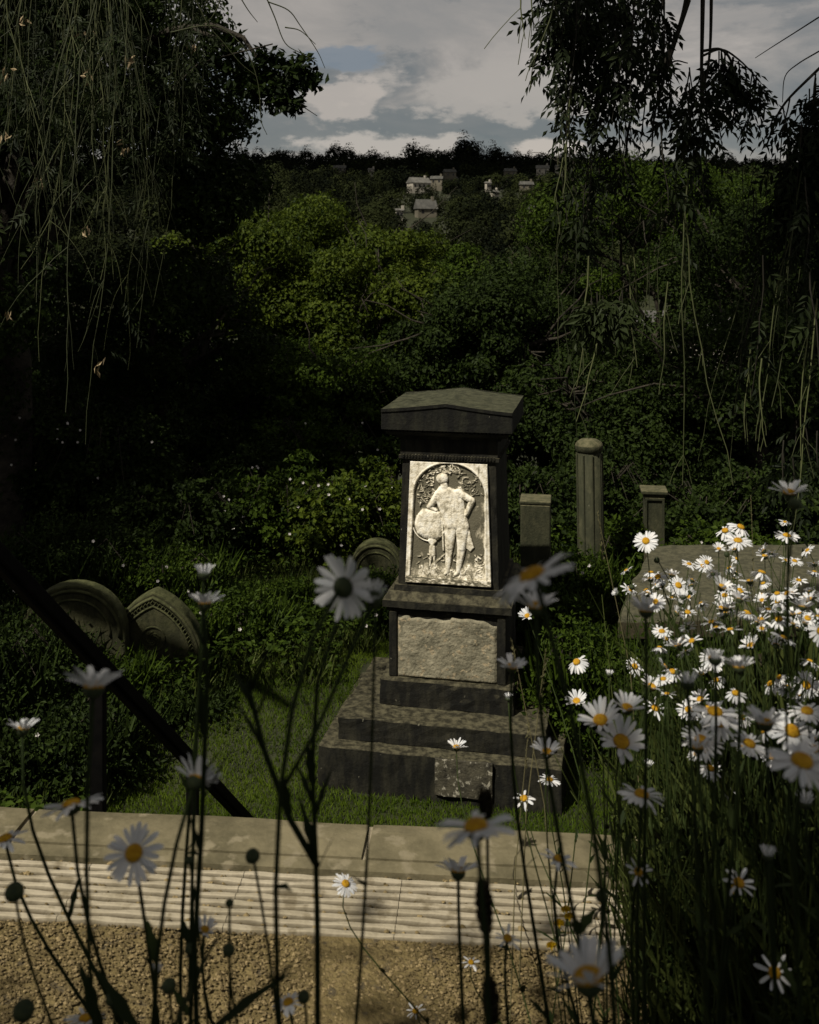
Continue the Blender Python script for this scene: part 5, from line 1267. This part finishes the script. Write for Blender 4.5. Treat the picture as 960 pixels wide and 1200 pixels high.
        for rr_ in range(2):
            for k in range(12):
                a = k/12*6.28+rr_*.3; mb.leaves((p-base)[None], np.array([[math.cos(a), -.3, math.sin(a)*.5+.45+rr_*.3]]), np.array([[0, -.5, 1.]]), .010, .005, rg.rand())
        mb.build('petals', M['yellow'], o)
build_daisies()
def bed_stuff():
    rg = np.random.RandomState(33); mb = MB(); n = 22000
    y = .75+2.45*rg.rand(n)**.9; x = rg.uniform(0, 1, n)**.8*1.7+.42
    lim = .34+.10*(y-1)+np.where(y < 1.5, .10, 0); x = x-.42+lim
    hgt = np.interp(y, [.7, 1.2, 1.7, 2.2, 3.2], [.30, .42, .58, .66, .68])*rg.uniform(.25, 1.12, n)*np.clip(.35+(x-lim)*1.6, .3, 1)
    zz = ground_z(x, y)
    a = rg.rand(n)*6.28; l = .45*rg.rand(n)**1.3; d = np.stack([np.cos(a)*l, np.sin(a)*l, np.ones(n)], 1); d /= np.linalg.norm(d, axis=1, keepdims=True)
    nr = np.stack([np.sin(a*3), -np.ones(n)*.8, np.zeros(n)+.1], 1); wd = rg.uniform(.0014, .0042, n); tn = rg.rand(n)**1.6
    p0 = np.stack([x, y, zz], 1); p1 = p0+d*hgt[:, None]*.45; d2 = d+np.stack([np.cos(a), np.sin(a), -.5*np.ones(n)], 1)*(.55*rg.rand(n)[:, None])
    mb.leaves(p0, d, nr, hgt*.62, wd, tn, .1); mb.leaves(p1, d2, nr, hgt*.6, wd, tn, .1)
    tag(mb.build('bed_grass', M['bed']), 'tall grass blades crowding among the daisies', 'grass', kind='stuff')
    mb = MB()
    for k in range(1100):
        y = rg.uniform(.8, 3.1); x = .36+.1*(y-1)+rg.rand()**.8*1.4; z = float(ground_z(x, y)); h = rg.uniform(.35, .78)*(1 if y > 1.3 else .8); a = rg.rand()*6.28; l = rg.uniform(.02, .26)
        mb.tube([(x, y, z), (x+math.cos(a)*l*.4, y+math.sin(a)*l*.4, z+h*.6), (x+math.cos(a)*l, y+math.sin(a)*l, z+h)], [.0016, .0013, .0008], 3, rg.rand()**1.5*.8, cap=False)
    tag(mb.build('bed_stems', M['bed']), 'thin flowerless stems packed among the daisies', 'stems', kind='stuff')
    mb = MB(); n = 60000; y = rg.uniform(.8, 3.15, n); x = .36+.1*(y-1)+rg.rand(n)*1.6; z = ground_z(x, y)+rg.rand(n)**1.2*.56*np.clip(.3+(x-.36-.1*(y-1))*2, .25, 1)
    mb.leaves(np.stack([x, y, z], 1), rg.normal(size=(n, 3))+[0, 0, .6], rg.normal(size=(n, 3))+[0, 0, .7], rg.uniform(.012, .035, n), rg.uniform(.003, .009, n), rg.rand(n)**1.3)
    tag(mb.build('bed_foliage', M['bed']), 'feathery low foliage under the daisies', 'foliage', kind='stuff')
    # dry seeding grasses
    for i, (px, py, y, lean, lab) in enumerate([(600, 640+110, 2.2, .1, 'thin dry grass stalk crossing the monument plinth'), (700, 600, 2.6, .12, 'dry grass stalk rising over the tall weeds'), (880, 580, 2.8, .06, 'thin dry grass stalk beside the highest daisy'), (640, 760, 2.2, -.06, 'dry grass stalk before the right end of the steps'), (620, 850, 2.1, -.04, 'pale dry grass stalk at the edge of the flower bed')]):
        t = P(px, py, y); base = np.array([t[0]+lean, y, bed_z(t[0]+lean, y)]); o = thing('grass_stalk', lab, 'grass stalk', tuple(base)); MB().tube([(0, 0, 0), (t-base)*[.3, 1, .55], t-base], [.0014, .0011, .0006], 4, .8).build('stem', M['dry'], o)
        mb = MB(); r_ = np.random.RandomState(i); n = 26; tt = r_.uniform(.86, 1, n); mb.leaves((t-base)[None]*tt[:, None], r_.normal(size=(n, 3))*.6+[0, 0, 1], r_.normal(size=(n, 3)), .010, .003, r_.rand(n)); mb.build('seed_head', M['dry'], o)
bed_stuff()

# ------------------------------------------------------------------ far hill
def hill():
    rg = np.random.RandomState(50); mb = MB(); k = 0; placed = []; tries = 0
    while k < 1900 and tries < 14000:
        tries += 1
        y = 235+(880-235)*(rg.rand()**.75 if k % 3 else rg.rand()**2); x = rg.uniform(-.5, .5)*y; px = 480+1200*x/y
        z = float(ground_z(x, y))
        # leave the houses free
        ok = True; r = rg.uniform(3.0, 6.6)*(1 if y < 700 else 1.15); h = r*rg.uniform(.8, 1.25)
        for (hx, hv, hy, w) in HS:
            X0 = (hx-480)/1200*hy; q = 1200/y
            near_ = abs((px-hx)/1200*hy) < w*.55+r*hy/y*.9
            if near_ and abs(y-hy) < w*.6+r: ok = False
            elif near_ and y < hy:                   # trees in front stay below the eaves
                top_v = 290+q*(1.6-(z+h*1.9))
                if top_v < hv-3.5*1200/hy*.9: ok = False
        if not ok: continue
        if any((x-a)**2+(y-b)**2 < (r+c)**2*.42 for a, b, c in placed): continue
        placed.append((x, y, r)); n = int(np.clip(800*(350/y)**1.0, 330, 950))
        d = rg.normal(size=(n, 3)); d /= np.linalg.norm(d, axis=1, keepdims=True); lum = 1+.18*np.sin(d[:, 0]*4+k)+.15*np.sin(d[:, 2]*6+k*2)
        pos = np.array([x, y, z+h*.9])+d*np.array([r, r, h])*(lum*rg.uniform(.75, 1.02, n))[:, None]
        s_ = r*(.15 if y < 500 else .2)*rg.uniform(.7, 1.3, n); tc_ = rg.uniform(.0, .8)**1.5*(.4 if y > 720 else 1)
        nn_ = d+[0, 0, .15]+rg.normal(size=(n, 3))*.3; mb.leaves(pos, np.cross(nn_, rg.normal(size=(n, 3))), nn_, s_, s_*.8, np.clip(tc_+rg.normal(size=n)*.12, 0, 1))
        k += 1
    tag(mb.build('hillside_woods', M['hillleaf']), 'dark wooded hillside across the valley', 'woods', kind='stuff')
    # trees one can tell apart on the skyline
    protos = []
    for v in range(3):
        o = thing('skyline_tree', 'dark round crowned tree on the far skyline', 'tree', (0, 0, 0), 0, 'trees along the far skyline')
        MB().tube([(0, 0, -1), (0, 0, 7)], [.6, .35], 6).build('trunk', M['bark'], o)
        m2 = MB(); n = 1100; d = rg.normal(size=(n, 3)); d /= np.linalg.norm(d, axis=1, keepdims=True); lum = 1+.2*np.sin(d[:, 0]*5+v)+.18*np.sin(d[:, 2]*6+v*2+d[:, 1]*5)
        pos = np.array([0, 0, 9.])+d*np.array([6.5, 6.5, 6.5+v])*(lum*rg.uniform(.6, 1.02, n))[:, None]; s_ = rg.uniform(.8, 1.7, n); nn_ = d+[0, 0, .2]+rg.normal(size=(n, 3))*.3
        m2.leaves(pos, np.cross(nn_, rg.normal(size=(n, 3))), nn_, s_, s_*.8, np.clip(.15+rg.normal(size=n)*.12, 0, 1)); m2.build('crown', M['hillleaf'], o)
        protos.append(o)
    spots = [(285, .9), (300, .8), (318, .9), (330, 1.1), (345, .85), (358, 1.0), (376, .9), (393, 1.25), (408, 1.1), (424, 1.0), (438, 1.0), (452, .9), (468, .95), (485, 1.2), (500, .95), (515, 1.1), (528, 1.25), (545, 1.5), (552, 1.5), (566, 1.0), (580, 1.15), (592, 1.1), (606, .9), (618, 1.0), (630, .9), (645, .9), (660, .8), (678, 1.0), (700, .9), (725, 1.0)]
    for i, (px, s) in enumerate(spots):
        o = protos[i] if i < 3 else copy_tree(protos[i % 3]); y = 880+rg.uniform(-25, 10); x = (px-480)/1200*y
        o.location = (x, y, float(ground_z(x, y))-1.5); s *= 1.2; o.scale = (s, s, s*rg.uniform(.8, 1.05)); o.rotation_euler[2] = rg.rand()*6
        if px == 545: o['label'] = 'broad tree at the highest bump of the far skyline'
        elif px == 552: o['label'] = 'tree right beside the highest bump of the far skyline'
        elif px < 400: o['label'] = 'dark round tree on the far skyline near the oak branch'
        elif px < 500: o['label'] = 'dark round tree on the far skyline above the white gabled house'
        elif px < 600: o['label'] = 'dark round tree on the far skyline around its highest bump'
        else: o['label'] = 'dark round tree on the far skyline behind the right hanging branches'
# px, base py, distance, width m, height, kind, label, rot
HSL = [(491, 222, 520, 13, 4, 'w', 'white gabled house with pale roof halfway up the far hill', .5), (499, 253, 380, 9, 3.2, 'g', 'large grey slate roofed house low on the far hill', .3), (468, 257, 370, 3.2, 4, 'w', 'tiny white gable end left of the grey roofed house', .2), (572, 222, 520, 3.5, 4, 'w', 'narrow white chimneyed cottage in the trees', .6), (580, 230, 500, 5, 2.5, 'w', 'small white gable just below the chimneyed cottage', .9), (598, 207, 640, 9, 4, 's', 'dim stone house near the ridge', .2), (636, 204, 600, 9, 4, 'w', 'white house highest on the ridge at right', -.1), (656, 202, 620, 6, 4, 'w', 'pale house partly behind the hanging leaves', .2), (617, 223, 520, 8, 3.5, 's', 'buff stone house right of the white cottage', .1), (527, 208, 640, 9, 4, 's', 'dim house under the skyline trees in the middle', .3), (512, 216, 560, 8, 3.5, 's', 'stone house beside the white gabled one', -.2), (435, 205, 620, 4, 4, 'w', 'small pale house at the left of the far hill', .2), (398, 202, 660, 10, 3, 's', 'dim roofed house left on the far hill', .1), (630, 252, 400, 7, 3, 's', 'stone house low on the hill at right', .3)]
HS = [(a, b, c, d) for (a, b, c, d, *_) in HSL]
def house(px, py, y, w, h, kd, label, rz):
    w *= .8; h *= .8
    p = P(px, py, y); gz = min(float(ground_z(p[0], y)), p[2]); dp = w*.6
    o = thing('house', label, 'house', (p[0], y, p[2]), rz, 'houses on the far hill')
    wm = M['housewall'] if kd == 'w' else (M['housestone'])
    MB().box(-w/2, w/2, -dp/2, dp/2, gz-p[2]-4, h).build('wall', wm, o)
    rh = w*.28 if kd != 'g' else w*.5
    v = [(-w/2-.4, -dp/2-.5, h), (w/2+.4, -dp/2-.5, h), (w/2+.4, dp/2+.5, h), (-w/2-.4, dp/2+.5, h), (-w/2-.3, 0, h+rh), (w/2+.3, 0, h+rh)]
    rf = MB().add(v, [(0, 1, 5, 4), (2, 3, 4, 5), (1, 2, 5), (3, 0, 4), (3, 2, 1, 0)]).build('roof', M['roof_light'] if kd == 'w' else M['houseroof'], o)
    MB().box(w*.3, w*.3+.9, -.5, .5, h+rh*.4, h+rh+1.1).build('chimney', wm, rf)
    for k in range(2 if w < 8 else 4):
        x = -w/2+w*(k+.5)/(2 if w < 8 else 4); MB().box(x-.5, x+.5, -dp/2-.06, -dp/2+.05, h*.35, h*.35+1.3).build('window', M['pane'], o)
for a in HSL: house(*a)
hill()
def valley_building():
    y = 60; p = P(745, 404, y); gz = float(ground_z(p[0], y))
    o = thing('long_building', 'long white building glimpsed through the leaves at right', 'building', (p[0], y, p[2]), R(6))
    MB().box(-4, 6, -3, 3, gz-p[2]-2, 1.1).build('wall', M['housewall'], o)
    MB().add([(-4.4, -3.4, 1.1), (6.4, -3.4, 1.1), (6.4, 3.4, 1.1), (-4.4, 3.4, 1.1), (-4.4, 0, 2.0), (6.4, 0, 2.0)], [(0, 1, 5, 4), (2, 3, 4, 5), (1, 2, 5), (3, 0, 4), (3, 2, 1, 0)]).build('roof', M['houseroof'], o)
    for k in range(6): MB().box(-3.5+k*1.6, -2.8+k*1.6, -3.05, -2.9, -.1, .7).build('window', M['pane'], o)
valley_building()
# ------------------------------------------------------------------ clouds out of view, added overhead to shade the far hill
def shade_clouds():
    rg = np.random.RandomState(3)
    m = mat('shade_cloud_white', (.8, .8, .8), rough=1, spec=0)
    for i, (x, y, z, rx, ry) in enumerate([(-470, 420, 900, 700, 250), (-300, -420, 1100, 300, 180)][:1]):
        import bmesh
        bm = bmesh.new(); bmesh.ops.create_icosphere(bm, subdivisions=5, radius=1)
        for v in bm.verts:
            c = v.co.copy(); k = 1+.10*math.sin(c.x*6+1)+.09*math.sin(c.y*7+2)+.06*math.sin((c.x+c.y)*13); v.co = Vector((c.x*rx*k, c.y*ry*k, c.z*(60 if c.z < 0 else 160)*(1+.25*math.sin(c.x*9)*math.cos(c.y*8))))
        me = bpy.data.meshes.new('cloud'); bm.to_mesh(me); bm.free(); me.materials.append(m)
        for p_ in me.polygons: p_.use_smooth = True
        o = bpy.data.objects.new('cloud', me); COL.objects.link(o); o.location = (x, y, z); tag(o, 'grey cloud out of view overhead, added to shade the far hill', 'cloud', kind='structure')
shade_clouds()
